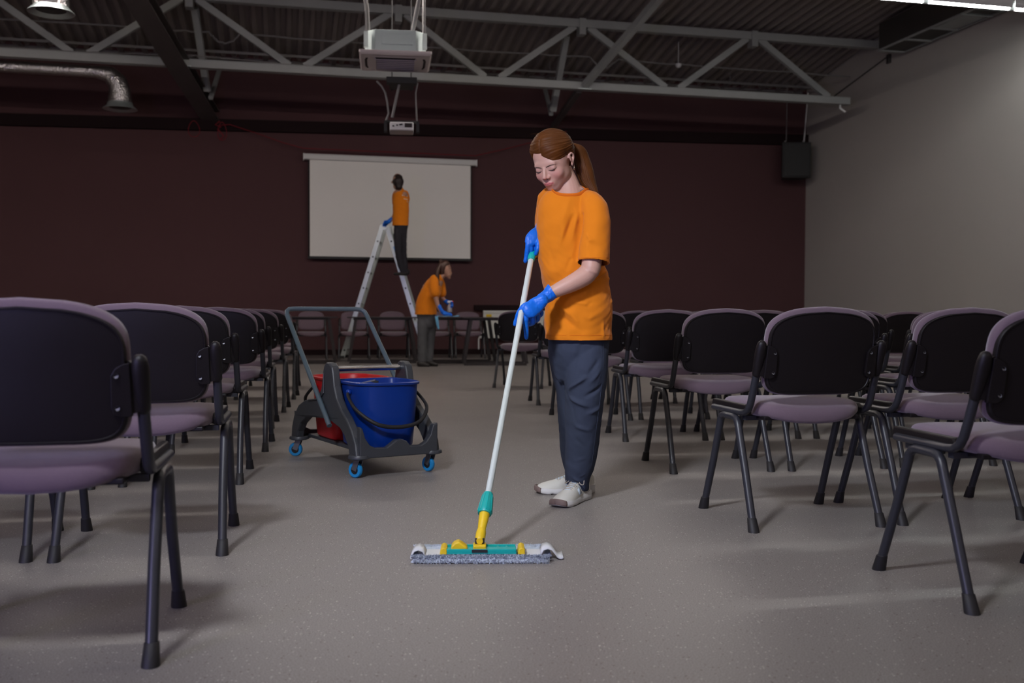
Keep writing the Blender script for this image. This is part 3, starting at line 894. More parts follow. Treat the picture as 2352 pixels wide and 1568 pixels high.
# ------------------------------------------------------------------ ladder
LX, LY = -2.30, 18.15
ld = thing('step_ladder', 'tall folding aluminium ladder standing open before the projection screen', 'ladder', (LX, LY, 0), 0)
AP = 2.40
for side, (fx, nm) in enumerate(((-.76, 'left_section'), (.77, 'right_section'))):
    sgn = -1 if side == 0 else 1
    for y in (-.19, .19):
        b = MB(); b.bar((fx, y * 1.25, .0), (sgn * .035, y, AP), .028, .085, up=(sgn, 0, .3)); rl = b.build('rail', 'alu', ld, smooth=False, bevel=.004)
        b = MB(); b.box((fx, y * 1.25, .025), (.09, .04, .05)); b.build('foot', 'rubber', rl, smooth=False)
        for k in range(8):
            u = (.15 + .28 * k) / AP
            x = fx + (sgn * .035 - fx) * u; yy = y * (1.25 - .25 * u)
            b = MB(); b.tube([(x, yy - .018 if y < 0 else yy + .008, .15 + .28 * k), (x, yy - .008 if y < 0 else yy + .018, .15 + .28 * k)], .016, 10); b.build('rung_end', 'black', rl)
    for k in range(8):
        z = .15 + .28 * k; u = z / AP; x = fx + (sgn * .035 - fx) * u
        b = MB(); b.bar((x, -.19 * (1.25 - .25 * u), z), (x, .19 * (1.25 - .25 * u), z), .028, .028); b.build('rung', 'alu', ld, smooth=False)
for y in (-.20, .20):
    b = MB(); b.lathe([(0, -.02), (.06, -.02), (.06, .02), (0, .02)], (0, y, AP - .03), 18, Matrix.Rotation(PI / 2, 3, 'X')); b.build('hinge', 'alu', ld)
    b = MB(); b.bar((.075, y - .0, AP - .10), (.115, y, AP - .22), .034, .05, up=(1, 0, .3)); 
    b.build('hinge_arm', 'alu', ld, smooth=False)
b = MB(); b.bar((.185, -.222, AP - .38), (.225, -.224, AP - .50), .006, .06, up=(1, 0, .3)); b.build('blue_label', 'label_blue', ld, smooth=False)

# ------------------------------------------------------------------ bucket trolley
tro = thing('mop_trolley', 'dark grey two-bucket mop trolley on blue casters with push handle', 'trolley', (-.81, 5.40, 0), math.atan2(-.854, .52))
# local x = long axis towards the viewer, local y = to the right-rear
def arch_profile():
    out = [(-.50, .10), (-.49, .17), (-.45, .24), (-.38, .30), (-.28, .335), (-.16, .35), (-.06, .37), (-.015, .42), (.015, .52), (.03, .545), (.06, .56), (.10, .558), (.135, .54), (.15, .50),
           (.165, .44), (.20, .38), (.26, .33), (.33, .29), (.40, .235), (.45, .17), (.47, .10)]
    inn = [(.38, .10), (.36, .15), (.31, .20), (.24, .235), (.14, .255), (.0, .26), (-.14, .255), (-.26, .24), (-.34, .20), (-.39, .15), (-.41, .10)]
    return out + inn
def quad_prism(b, prof, d0, d1):
    """prism over a concave ring outline: outer then inner, sewn as strips"""
    out = prof[:21]; inn = prof[21:]
    n_o, n_i = len(out), len(inn)
    poly = out + inn
    me_v0 = len(b.v)
    b.v += [(x, d0, z) for x, z in poly] + [(x, d1, z) for x, z in poly]
    n = len(poly)
    for i in range(n):
        j = (i + 1) % n
        b.f.append((me_v0 + i, me_v0 + i + n, me_v0 + j + n, me_v0 + j))
    from mathutils.geometry import tessellate_polygon
    tris = tessellate_polygon([[Vector((x, z, 0)) for x, z in poly]])
    for t in tris:
        b.f.append(tuple(me_v0 + k for k in t)); b.f.append(tuple(me_v0 + k + n for k in reversed(t)))
for sy in (-1, 1):
    b = MB(); quad_prism(b, arch_profile(), sy * .188, sy * .232)
    o = b.build('side_frame', 'trolley', tro, smooth=False, bevel=.008)
    b = MB(); b.tube([(-.02 + .05, sy * .234, .50), (.035, sy * .236, .40), (-.03, sy * .236, .36), (-.2, sy * .236, .342)], .004, 6); b.build('moulded_rib', 'trolley', o)
# near cross member with wavy top
wv = [(-.215, .10), (-.215, .26), (-.20, .25), (-.185, .20), (-.16, .165), (-.13, .15), (-.07, .148), (-.045, .165), (-.02, .182), (.015, .185), (.04, .175), (.06, .15), (.12, .148), (.15, .165), (.175, .20), (.19, .25), (.215, .26), (.215, .10)]
for xo, nm in ((.455, 'front_panel'), (-.475, 'rear_panel')):
    b = MB(); v0 = len(b.v)
    from mathutils.geometry import tessellate_polygon
    n = len(wv)
    b.v += [(xo - .02, y, z) for y, z in wv] + [(xo + .02, y, z) for y, z in wv]
    for i in range(n):
        j = (i + 1) % n; b.f.append((i, i + n, j + n, j))
    for t in tessellate_polygon([[Vector((y, z, 0)) for y, z in wv]]):
        b.f.append(tuple(t)); b.f.append(tuple(k + n for k in reversed(t)))
    b.build(nm, 'trolley', tro, smooth=False, bevel=.006)
MB().box((0, 0, .118), (.90, .30, .02)).build('base_tray', 'trolley', tro, smooth=False, bevel=.005)
b = MB(); b.tube([(.075, -.19, .525), (.075, .19, .525)], .0145, 14); b.build('cross_handle', 'chrome', tro)
# push handle
hp = [(.145, -.246, .235), (-.12, -.246, .462), (-.40, -.246, .70), (-.522, -.246, .805), (-.545, -.240, .828), (-.556, -.222, .840), (-.558, -.19, .843), (-.558, .19, .843), (-.556, .222, .840), (-.545, .240, .828), (-.522, .246, .805), (-.12, .246, .462), (.145, .246, .235)]
b = MB(); b.tube(hp, .0135, 14); b.build('push_handle', 'handle_tube', tro)
for sy in (-1, 1):
    b = MB(); b.tube([(.02, sy * .228, .34), (.02, sy * .252, .34)], .012, 10); b.build('handle_bolt', 'rubber', tro)
for (x, y, a) in ((.43, -.20, .5), (.43, .20, .3), (-.45, -.20, .9), (-.45, .20, .4)):
    b = MB(); b.lathe([(0, .118), (.052, .116), (.056, .108), (.056, .100), (.04, .094), (.0, .094)], (x, y, 0), 20); cs = b.build('caster', 'trolley', tro)
    rot = Matrix.Rotation(a, 3, 'Z')
    def cl(px, py, pz): return Vector((x, y, 0)) + rot @ Vector((px, py, pz))
    for sg in (-1, 1):
        b = MB(); b.bar(cl(.0, sg * .016, .098), cl(-.022, sg * .016, .038), .004, .030, up=tuple(rot @ Vector((1, 0, 0)))); b.build('fork', 'screw', cs, smooth=False)
    R2 = rot @ Matrix.Rotation(PI / 2, 3, 'X')
    b = MB(); b.lathe([(.022, -.011), (.036, -.011), (.0395, -.006), (.0395, .006), (.036, .011), (.022, .011), (.022, -.011)], cl(-.022, 0, .0395), 24, R2); b.build('tyre', 'wheel_blue', cs)
    b = MB(); b.lathe([(0, -.012), (.022, -.010), (.022, .010), (0, .012)], cl(-.022, 0, .0395), 18, R2); b.build('hub', 'rubber', cs)

def make_bucket(x0, x1, name, label, m, near):
    cx = (x0 + x1) / 2
    bk = thing(name, label, 'bucket', tro.matrix_basis @ Vector((cx, 0, .128)), 0)
    bk.rotation_euler = tro.rotation_euler
    bk.location = Vector((-.81, 5.40, 0)) + Matrix.Rotation(math.atan2(-.854, .52), 3, 'Z') @ Vector((cx, 0, .130))
    hx, hy = (x1 - x0) / 2, .176
    def ring(sx, sy, z, n=40, e=5.0):
        P = []
        for k in range(n):
            a = 2 * PI * k / n; c, s = math.cos(a), math.sin(a)
            ex = 3.0 if (c > 0) == near else 8.0
            P.append((sx * math.copysign(abs(c) ** (2 / ex), c), sy * math.copysign(abs(s) ** (2 / ex), s), z))
        return P
    H = .335
    rings = [ring(hx * .84, hy * .80, 0), ring(hx * .88, hy * .86, .012), ring(hx * .93, hy * .93, .15), ring(hx * .985, hy * .985, H - .012), ring(hx * 1.03, hy * 1.04, H - .010), ring(hx * 1.04, hy * 1.05, H),
             ring(hx * 1.0, hy * 1.0, H + .004), ring(hx * .975, hy * .975, H - .004), ring(hx * .91, hy * .91, .15), ring(hx * .85, hy * .84, .02), ring(hx * .2, hy * .2, .018)]
    b = MB(); n = 40
    for r_ in rings: b.v += r_
    for i in range(len(rings) - 1):
        for k in range(n):
            l = (k + 1) % n; b.f.append((i * n + k, i * n + l, (i + 1) * n + l, (i + 1) * n + k))
    b.f.append(tuple(reversed(range(n)))); b.f.append(tuple((len(rings) - 1) * n + k for k in range(n)))
    b.build('bucket_body', m, bk, angle=50)
    sg = 1 if near else -1
    P = []
    xo = sg * hx
    pts = [(.02 * sg, -hy * 1.04, H - .05), (.05 * sg, -hy * 1.12, H - .07), (xo * .75, -hy * 1.1, H - .13), (xo * 1.12, -hy * .75, H - .19), (xo * 1.20, -hy * .3, H - .215), (xo * 1.21, hy * .3, H - .215), (xo * 1.14, hy * .75, H - .19), (xo * .78, hy * 1.12, H - .13), (.05 * sg, hy * 1.12, H - .07), (.02 * sg, hy * 1.04, H - .05)]
    b = MB(); b.limb(pts, [.007, .008, .009, .010, .0105, .0105, .010, .009, .008, .007], ref=(0, 0, 1), seg=10, sub=5); b.build('bail_handle', 'rubber', bk)
    for sy in (-1, 1):
        b = MB(); b.ball((.02 * sg, sy * hy * 1.03, H - .05), .016, 10, 8); b.build('handle_boss', m, bk)
    return bk
make_bucket(.035, .425, 'blue_bucket', 'blue plastic bucket in the near half of the trolley', 'blue', True)
make_bucket(-.42, -.01, 'red_bucket', 'red plastic bucket in the far half of the trolley', 'red', False)
MAT_T = Matrix.Translation((-.81, 5.40, 0)) @ Matrix.Rotation(math.atan2(-.854, .52), 4, 'Z')
wr = thing('mop_clip', 'small dark metal clip sticking out of the blue bucket', 'clip', MAT_T @ Vector((.12, .0, .43)))
b = MB(); b.bar((-.05, 0, .018), (.02, .0, .034), .03, .006); b.build('blade', 'screw', wr, smooth=False)
b = MB(); b.bar((.0, 0, .03), (.035, .0, .022), .028, .012); b.build('grip', 'rubber', wr, smooth=False)
b = MB(); b.tube([(-.05, 0, .015), (-.07, 0, -.28)], .006, 8); b.build('shaft', 'screw', wr)

# ------------------------------------------------------------------ flat mop
mop = thing('flat_mop', 'flat floor mop with teal and yellow holder and grey fringed pad', 'mop', (-.100, 3.330, 0), math.radians(1.5))
# pad: terry body with raised rolled edges
def pad_mesh():
    b = MB(); nx, ny = 120, 36
    for j in range(ny + 1):
        for i in range(nx + 1):
            u = i / nx * 2 - 1; v = j / ny * 2 - 1
            x = u * .227; y = v * .086
            ex = max(0, 1 - abs(u) ** 8); ey = max(0, 1 - abs(v) ** 10)
            z = .011 * (ex * ey) ** .5
            z += .013 * math.exp(-((abs(v) - .80) / .17) ** 2) * ex ** .5
            x += .006 * math.sin(v * 9); y *= 1 - .10 * abs(u) ** 6
            if ex * ey > 0:
                z += .0035 * noise.noise(Vector((x * 260, y * 260, 0))) + .003 * noise.noise(Vector((x * 90, y * 90, 3)))
            z = max(z, 0.0015)
            b.v.append((x, y, z))
    for j in range(ny):
        for i in range(nx):
            a = j * (nx + 1) + i; b.f.append((a, a + 1, a + nx + 2, a + nx + 1))
    n0 = len(b.v)
    return b
pm = pad_mesh().build('terry_pad', 'mop_fringe', mop, angle=180)
# loops of the pile
b = MB(); rng = random.Random(3)
for k in range(5200):
    e = rng.random()
    if e < .46: x = rng.uniform(-.225, .225); y = -.080 + rng.uniform(-.012, .016)
    elif e < .86: x = rng.uniform(-.225, .225); y = .078 + rng.uniform(-.016, .012)
    else:
        x = rng.choice((-1, 1)) * rng.uniform(.212, .232); y = rng.uniform(-.078, .078)
    z0 = .012 + .010 * math.exp(-((abs(y) - .070) / .014) ** 2) - (rng.uniform(.002, .018) if abs(y) > .084 else 0)
    dx, dy, dz = rng.uniform(-.005, .005), rng.uniform(-.005, .005) + math.copysign(.003, y), rng.uniform(.003, .008)
    w_ = .0016
    b.add([(x - w_, y, z0), (x + w_, y, z0), (x, y + w_ * 1.5, z0), (x + dx, y + dy, z0 + dz)], [(0, 1, 3), (1, 2, 3), (2, 0, 3)])
tag(b.build('pile_loops', 'mop_fringe', mop, smooth=False), kind='stuff')
for sx in (-1, 1):
    b = MB(); b.prism([(sx * .135, -.052), (sx * .212, -.050), (sx * .216, .050), (sx * .135, .054)], .010, .016, lambda a, c, d: (a, c, d)); b.build('canvas_pocket', 'mop_white', mop, smooth=False, bevel=.002)
    # folded end strap
    S = [(.200, .018), (.207, .032), (.221, .037), (.235, .032), (.246, .018), (.254, .007), (.266, .003), (.274, .006)] if sx > 0 else [(.186, .016), (.194, .030), (.208, .036), (.222, .032), (.232, .020), (.237, .009), (.234, .004), (.226, .003)]
    b = MB(); n = len(S)
    y0, y1 = (-.042, .036)
    for (a, z) in S: b.v += [(sx * a, y0, z), (sx * a, y1, z + .004)]
    for i in range(n - 1): b.f.append((2 * i, 2 * i + 1, 2 * i + 3, 2 * i + 2))
    o = b.build('end_strap', 'mop_white', mop); sd = o.modifiers.new('s', 'SOLIDIFY'); sd.thickness = .003
# holder
b = MB(); b.box((-.010, 0, .024), (.255, .072, .012)); b.build('holder_plate', 'teal', mop, smooth=False, bevel=.003)
for y in (-.034, .034):
    b = MB(); b.bar((-.13, y, .031), (.115, y, .031), .006, .010); b.build('holder_rail', 'teal', mop, smooth=False, bevel=.001)
for x in (-.06, .055, .085):
    MB().box((x, 0, .031), (.006, .052, .006)).build('holder_rib', 'teal', mop, smooth=False)
for sx, x in ((-1, -.128), (1, .132)):
    b = MB(); b.prism([(x - .011, .018), (x - .008, .036), (x + .002, .042), (x + .013, .036), (x + .013, .018)], -.040, .040, lambda a, c, d: (a, d, c)); b.build('end_clip', 'yellow', mop, smooth=False, bevel=.003)
b = MB(); b.prism([(x, z) for x, z in [(-.100, .028), (-.102, .040), (-.090, .054), (-.076, .058), (-.064, .050), (-.050, .040), (-.045, .030)]], -.022, .022, lambda a, c, d: (a, d, c)); b.build('foot_pedal', 'yellow', mop, smooth=False, bevel=.005)
b = MB(); b.box((-.006, .004, .036), (.044, .050, .018)); b.build('joint_base', 'yellow', mop, smooth=False, bevel=.004)
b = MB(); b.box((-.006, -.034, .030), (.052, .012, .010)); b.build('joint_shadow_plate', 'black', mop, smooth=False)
b = MB(); b.box((-.006, .012, .052), (.032, .024, .026)); b.build('joint_pin_block', 'black', mop, smooth=False, bevel=.004)
# pole direction in the mop frame
PB = Vector((-.006, .012, .055)); PD = (Matrix.Rotation(-math.radians(1.5), 3, 'Z') @ Vector((.194, 1.015, 1.032))).normalized()
b = MB(); b.limb([PB, PB + PD * .03, PB + PD * .045], [.017, .017, .013], seg=16); b.limb([PB + PD * .03, PB + PD * .075, PB + PD * .115], [.013, .0165, .0185], seg=16); b.build('joint_arm', 'yellow', mop)
b = MB(); b.tube([PB + Vector((0, -.019, .0)), PB + Vector((0, -.010, .0))], .010, 14); b.build('joint_pin', 'yellow', mop)
b = MB()
Q = [PB + PD * d for d in (.105, .112, .125, .15, .185, .190)]
b.tube(Q, [.0235, .0255, .0250, .0220, .0180, .0165], 16); cl_ = b.build('locking_collar', 'teal', mop)
side = PD.orthogonal().normalized()
for k in range(8):
    a = side.copy(); a.rotate(Matrix.Rotation(2 * PI * k / 8, 3, PD))
    b = MB(); b.tube([PB + PD * .112 + a * .0245, PB + PD * .18 + a * .0180], .0028, 6); b.build('collar_rib', 'teal', cl_)
b = MB(); b.tube([PB + PD * .185, PB + PD * 1.0], .0116, 18); b.build('lower_pole', 'pole', mop)
b = MB(); b.tube([PB + PD * .95, PB + PD * 1.43], .0123, 18); b.build('upper_pole', 'pole', mop)
b = MB(); b.tube([PB + PD * d for d in (1.408, 1.414, 1.47, 1.54, 1.545)], [.0145, .0165, .0160, .0165, .010], 18); b.build('grip', 'teal', mop)

# ------------------------------------------------------------------ the mopping woman
# drafting grid: 524.5 units per metre, origin below the lens, dep = distance behind the plane Y = 4.36
def W(px, py, dep=0.0):
    return Vector(((px - 1176) / 524.5, 4.36 + dep, 0.82 + (720 - py) / 524.5))
U = 1 / 524.5

def sm_union(ds, k):
    d = ds[0]
    for e in ds[1:]:
        h = np.clip(0.5 + 0.5 * (e - d) / k, 0, 1)
        d = e * (1 - h) + d * h - k * h * (1 - h)
    return d
def sd_ell(P, c, r):
    q = (P - np.array(c)) / np.array(r)
    l = np.linalg.norm(q, axis=-1)
    g = np.linalg.norm(q / np.array(r), axis=-1) + 1e-9
    return l * (l - 1) / g
def sd_cap(P, a, b, r0, r1):
    a = np.array(a); b = np.array(b); d = b - a
    u = np.clip(((P - a) @ d) / (d @ d), 0, 1)
    return np.linalg.norm(P - a - u[..., None] * d, axis=-1) - (r0 + (r1 - r0) * u)
def head_sdf(P):
    d = sm_union([sd_ell(P, (0, -.018, .035), (.075, .094, .088)),
                  sd_ell(P, (0, .028, -.030), (.0595, .062, .081)),
                  sd_ell(P, (0, .062, -.093), (.023, .022, .021)),
                  sd_ell(P, (.036, .008, -.058), (.022, .03, .026)), sd_ell(P, (-.036, .008, -.058), (.022, .03, .026))], .028)
    d = sm_union([d, sd_ell(P, (.034, .057, -.033), (.024, .023, .024)), sd_ell(P, (-.034, .057, -.033), (.024, .023, .024)),
                  sd_ell(P, (.018, .0690, .017), (.028, .0100, .014)), sd_ell(P, (-.018, .0690, .017), (.028, .0100, .014)),
                  sd_ell(P, (0, .078, -.062), (.026, .016, .022))], .014)
    for sx in (-1, 1):      # eye sockets
        e = -sd_ell(P, (sx * .031, .0985, -.001), (.018, .0145, .0120))
        h = np.clip(0.5 - 0.5 * (e + (-d)) / .010, 0, 1)
        d = np.maximum(d, e) * 1.0 + .010 * h * (1 - h) * .6
    d = sm_union([d, sd_ell(P, (.0305, .0725, -.0015), (.0145, .0125, .0125)), sd_ell(P, (-.0305, .0725, -.0015), (.0145, .0125, .0125))], .004)
    d = sm_union([d, sd_cap(P, (0, .085, .006), (0, .1065, -.0300), .0054, .0080), sd_ell(P, (.0105, .0945, -.0345), (.0075, .009, .007)), sd_ell(P, (-.0105, .0945, -.0345), (.0075, .009, .007))], .007)
    d = sm_union([d, sd_ell(P, (0, .0915, -.0605), (.0205, .0084, .0038)), sd_ell(P, (0, .0905, -.0690), (.0165, .0090, .0048))], .003)
    return d
HC = np.array((0, .012, -.012))
def head_radius(D):
    """distance from HC to the skin along unit directions D"""
    lo = np.full(len(D), .02); hi = np.full(len(D), .19)
    ts = np.linspace(.19, .03, 60); r = np.full(len(D), .03); done = np.zeros(len(D), bool)
    for a, b_ in zip(ts[:-1], ts[1:]):
        s = head_sdf(HC + D * b_)
        new = (s < 0) & ~done
        lo[new] = b_; hi[new] = a; done |= new
    for _ in range(14):
        m = (lo + hi) / 2; s = head_sdf(HC + D * m[:, None])
        ins = s < 0
        lo = np.where(ins, m, lo); hi = np.where(ins, hi, m)
    return (lo + hi) / 2
def sphere_grid(nu, nv):
    th = np.linspace(0, PI, nv + 1); ph = np.arange(nu) * 2 * PI / nu
    T_, Pp = np.meshgrid(th, ph, indexing='ij')
    # poles on the left-right axis keep the face smooth
    D = np.stack([np.cos(T_), np.sin(T_) * np.cos(Pp), np.sin(T_) * np.sin(Pp)], -1).reshape(-1, 3)
    F_ = [(i * nu + k, i * nu + (k + 1) % nu, (i + 1) * nu + (k + 1) % nu, (i + 1) * nu + k) for i in range(nv) for k in range(nu)]
    return D, F_
HD, HF = sphere_grid(200, 160)
HR = head_radius(HD)
HP = HC + HD * HR[:, None]
head_bvh = BVHTree.FromPolygons([tuple(p) for p in HP], HF)
YAW, PIT = math.radians(34), math.radians(31)
HEADM = Matrix.Translation(W(1267, 375, -.02)) @ Matrix.Rotation(PI - YAW, 4, 'Z') @ Matrix.Rotation(math.radians(4), 4, 'Y') @ Matrix.Rotation(-PIT, 4, 'X') @ Matrix.Diagonal((1.10, .975, .965, 1))
def on_face(x, z, off=0.0):
    """point on the face skin in front of (x, z), in world space"""
    h = head_bvh.ray_cast(Vector((x, .2, z)), Vector((0, -1, 0)))
    p = h[0] + Vector((0, off, 0))
    return HEADM @ p

wm = thing('person', 'young woman with auburn ponytail, orange t-shirt and slate trousers mopping in the foreground', 'person', (.29, 4.40, 0))
WO = Vector((.29, 4.40, 0))
def rel(pts): return [p - WO for p in pts]
def wl(mb, pts, r, ref=(1, 0, 0), r2=None, seg=24, sub=4): return mb.limb(rel(pts), r, ref, r2, seg, sub)

body = MB()
body.add([HEADM @ Vector(p) - WO for p in HP], HF)
for sx in (-1, 1):   # ears
    m = (HEADM.to_3x3() @ Matrix.Rotation(sx * math.radians(-18), 3, 'Z') @ Matrix.Rotation(math.radians(-10), 3, 'X'))
    def E(p): return HEADM @ Vector((sx * p[0], p[1], p[2] - .006)) - WO
    body.tube([E((.076, -.010, -.024)), E((.080, -.016, -.012)), E((.084, -.026, .004)), E((.085, -.026, .018)), E((.083, -.016, .028)), E((.079, -.005, .024)), E((.076, .002, .010))], [.0045, .005, .005, .005, .005, .0045, .003], 8)
    body.ball(E((.0765, -.012, .004)), (.0045, .014, .022), 14, 10, m)
    body.ball(E((.0765, -.008, -.022)), (.004, .007, .009), 12, 8, m)
wl(body, [W(1288, 395, .03), W(1300, 418, .02), W(1306, 440, .01), W(1306, 470, .0)], [.050, .049, .056, .085], r2=[.054, .052, .056, .07])
wl(body, [W(1307, 446, .012), W(1305, 466, .008), W(1303, 520, 0), W(1306, 600, 0), W(1322, 700, 0), W(1328, 770, 0)], [.082, .112, .120, .115, .112, .095], r2=[.052, .080, .098, .096, .092, .075])
wl(body, [W(1322, 462, -.02), W(1348, 478, -.072), W(1357, 505, -.102), W(1358, 560, -.13), W(1349, 622, -.165)], [.030, .038, .044, .045, .041])
wl(body, [W(1351, 618, -.152), W(1336, 636, -.165), W(1305, 654, -.180), W(1270, 671, -.190), W(1246, 688, -.195)], [.040, .041, .036, .028, .024])
wl(body, [W(1292, 456, .05), W(1264, 464, .10), W(1262, 510, .13), W(1262, 575, .11)], [.045, .048, .045, .040])
wl(body, [W(1262, 575, .11), W(1256, 548, .10), W(1240, 520, .06)], [.038, .034, .024])
for pts in ([W(1345, 790, -.05), W(1343, 900, -.045), W(1338, 1000, -.01), W(1331, 1075, .01), W(1329, 1125, .015)], [W(1308, 790, .06), W(1318, 900, .08), W(1325, 1000, .12), W(1330, 1075, .16), W(1336, 1125, .18)]):
    wl(body, pts, [.064, .056, .046, .038, .033])
me = remesh(body, .0029, 2, .5)
P = coords(me); n = len(P)
inv = np.array(HEADM.inverted())
Q = (P + np.array(WO)) @ inv[:3, :3].T + inv[:3, 3]
tint = np.tile(np.array((.52, .300, .235)), (n, 1))
ch = gauss(Q, (.040, .072, -.032), (.024, .03, .020)) + gauss(Q, (-.040, .072, -.032), (.024, .03, .020)) + 1.2 * gauss(Q, (0, .105, -.034), (.012, .02, .010))
tint += (np.array((.52, .215, .185)) - tint) * np.clip(.75 * ch, 0, 1)[:, None]
lipx = np.clip(1 - (Q[:, 0] / .0235) ** 2, 0, 1)
lip = ((np.abs(Q[:, 2] + .0648) < .0010 + .0075 * lipx ** .8) & (np.abs(Q[:, 0]) < .0235) & (Q[:, 1] > .08)).astype(float)
tint += (np.array((.52, .13, .14)) - tint) * (.8 * lip)[:, None]
lid = gauss(Q, (.0305, .085, .004), (.014, .02, .008)) + gauss(Q, (-.0305, .085, .004), (.014, .02, .008))
tint += (np.array((.42, .21, .17)) - tint) * np.clip(.5 * lid, 0, 1)[:, None]
ca = me.color_attributes.new('tint', 'FLOAT_COLOR', 'POINT')
ca.data.foreach_set('color', np.hstack([tint, np.ones((n, 1))]).astype(np.float32).reshape(-1))
body_obj = link_mesh(me, 'body', 'skin', wm)

def face_tube(name, pts, r, r2, m, off=.0006, seg=8):
    b = MB(); b.tube([on_face(x, z, off) - WO for x, z in pts], r, seg, ref=tuple(HEADM.to_3x3() @ Vector((0, 0, 1))), r2=r2)
    return b.build(name, m, wm)
for sx in (-1, 1):
    face_tube('eyebrow', [(sx * x, z) for x, z in ((.0105, .0105), (.020, .0130), (.031, .0150), (.040, .0145), (.047, .0110))], [.0014, .0019, .0019, .0014, .0005], [.0007] * 5, 'brow')
    face_tube('eyelashes', [(sx * x, z) for x, z in ((.0165, -.0045), (.022, -.0075), (.0305, -.0090), (.039, -.0070), (.0460, -.0020))], [.0007, .0014, .0021, .0024, .0010], [.0012, .0018, .0022, .0026, .0016], 'lash', off=.0006)
face_tube('mouth_line', [(-.0215, -.0637), (-.014, -.0650), (-.007, -.0654), (0, -.0650), (.007, -.0654), (.014, -.0650), (.0215, -.0633)], [.0005, .0008, .0009, .0009, .0009, .0008, .0005], [.0008] * 7, 'mouth', off=.0001)
for sx in (-1, 1):
    b = MB(); b.ball(HEADM @ Vector((sx * .0078, .0995, -.0395)) - WO, (.0028, .0028, .0016), 8, 6); b.build('nostril', 'brow', wm)
b = MB()
ec = HEADM @ Vector((-.0805, -.008, -.046)) - WO
b.tube([ec + Vector((.0, .0085 * math.cos(a), .0085 * math.sin(a))) for a in np.linspace(0, 2 * PI, 17)[:-1]], .0016, 8, closed=True, ref=(1, 0, 0)); b.build('hoop_earring', 'gold', wm)

# hair cap
D2, F2 = sphere_grid(420, 280)
R2 = head_radius(D2)
PL = HC + D2 * R2[:, None]
x, y, z = PL[:, 0], PL[:, 1], PL[:, 2]
def ss(a, b_, v): u = np.clip((v - a) / (b_ - a), 0, 1); return u * u * (3 - 2 * u)
ax = np.abs(x)
# height of the hair line seen going round the head
zh = np.where(y > .0, .069 - .050 * np.where(x > 0, ss(.040, .078, x), ss(-.026, .066, -x)), .0)
zh = np.where(y <= .012, .022 * ss(-.022, .012, y) - .085 * ss(-.018, -.045, y), zh)
inh = ss(-.004, .006, z - zh)
top = ss(.0, .09, z)
back = ss(.02, -.06, y)
# strands sweep from the parting back to the tie
tie = np.array((0, -.118, .028))
v = PL - tie
ang = np.arctan2(v[:, 2], v[:, 1] + .012)
strand = np.sin(ang * 30 + 1.5 * np.sin(v[:, 0] * 30)) * .45 + np.sin(ang * 67 + 2 * np.sin(v[:, 0] * 25 + 1)) * .45 + np.sin(ang * 115 + 2 * np.sin(v[:, 0] * 30)) * .35
part = np.exp(-(x / .0035) ** 2) * (y > .02) * (z > .03)
grow = ss(.0, .04, z - zh)
thick = -.006 + inh * (.0085 + grow * (.0095 + .005 * top + .004 * back) + (.0006 + .0011 * grow) * strand * (1 - .5 * part) - .0035 * part * grow)

PHh = HC + D2 * (R2 + thick)[:, None]
b = MB(); b.add([HEADM @ Vector(p) - WO for p in PHh], F2)
hair = b.build('hair', 'hair', wm, angle=180)
# ponytail
pt = [HEADM @ Vector((0, -.112, .030))]
pt += [W(1327, 342, .055), W(1337, 364, .065), W(1344, 392, .06), W(1352, 417, .05), W(1363, 436, .03), W(1373, 448, .02)]
pt = rel(pt)
b = MB(); b.limb(pt, [.018, .027, .034, .038, .032, .018, .004], ref=(1, 0, 0), r2=[.016, .022, .027, .028, .024, .014, .004], seg=28, sub=6)
pony = b.build('ponytail', 'hair', wm, angle=180)
rng = random.Random(5)
b = MB()
rad = [.012, .024, .032, .036, .030, .016, .003]
for k in range(80):
    a = rng.uniform(0, 2 * PI); q = rng.uniform(.80, 1.08); tw = rng.uniform(-.5, .5)
    L_ = []
    for i, p in enumerate(pt):
        aa = a + tw * i / 6
        L_.append(p + Vector((math.cos(aa) * rad[i] * q, math.sin(aa) * rad[i] * q * .78, 0)))
    end = 7 if q < .98 else rng.choice((6, 7, 7))
    b.limb(L_[:end], [.0028] * (end - 1) + [.0008], seg=6, sub=3)
st_ = b.build('hair_strands', 'hair', pony, angle=180); tag(st_, kind='stuff')
b = MB()
for k in range(26):   # flyaway hairs
    a = rng.uniform(-1.0, 1.2)
    p0 = Vector((rng.uniform(-.05, .05), rng.uniform(-.08, .08), .128)); h = head_bvh.ray_cast(Vector((p0.x, p0.y, .3)), Vector((0, 0, -1)))
    p0 = h[0] + Vector((0, 0, .018)); d = Vector((rng.uniform(-.03, .03), rng.uniform(-.02, .03), rng.uniform(.002, .012)))
    b.tube([HEADM @ p0 - WO, HEADM @ (p0 + d * .5 + Vector((0, 0, .003))) - WO, HEADM @ (p0 + d) - WO], .00028, 4)
tag(b.build('flyaway_hairs', 'hair', hair), kind='stuff')
b = MB(); tc_ = pt[0].lerp(pt[1], .25); dd = (pt[1] - pt[0]).normalized()
b.tube([tc_ - dd * .006, tc_ + dd * .006], .0215, 16, r2=.019); b.build('hair_tie', 'hair_dark', pony)

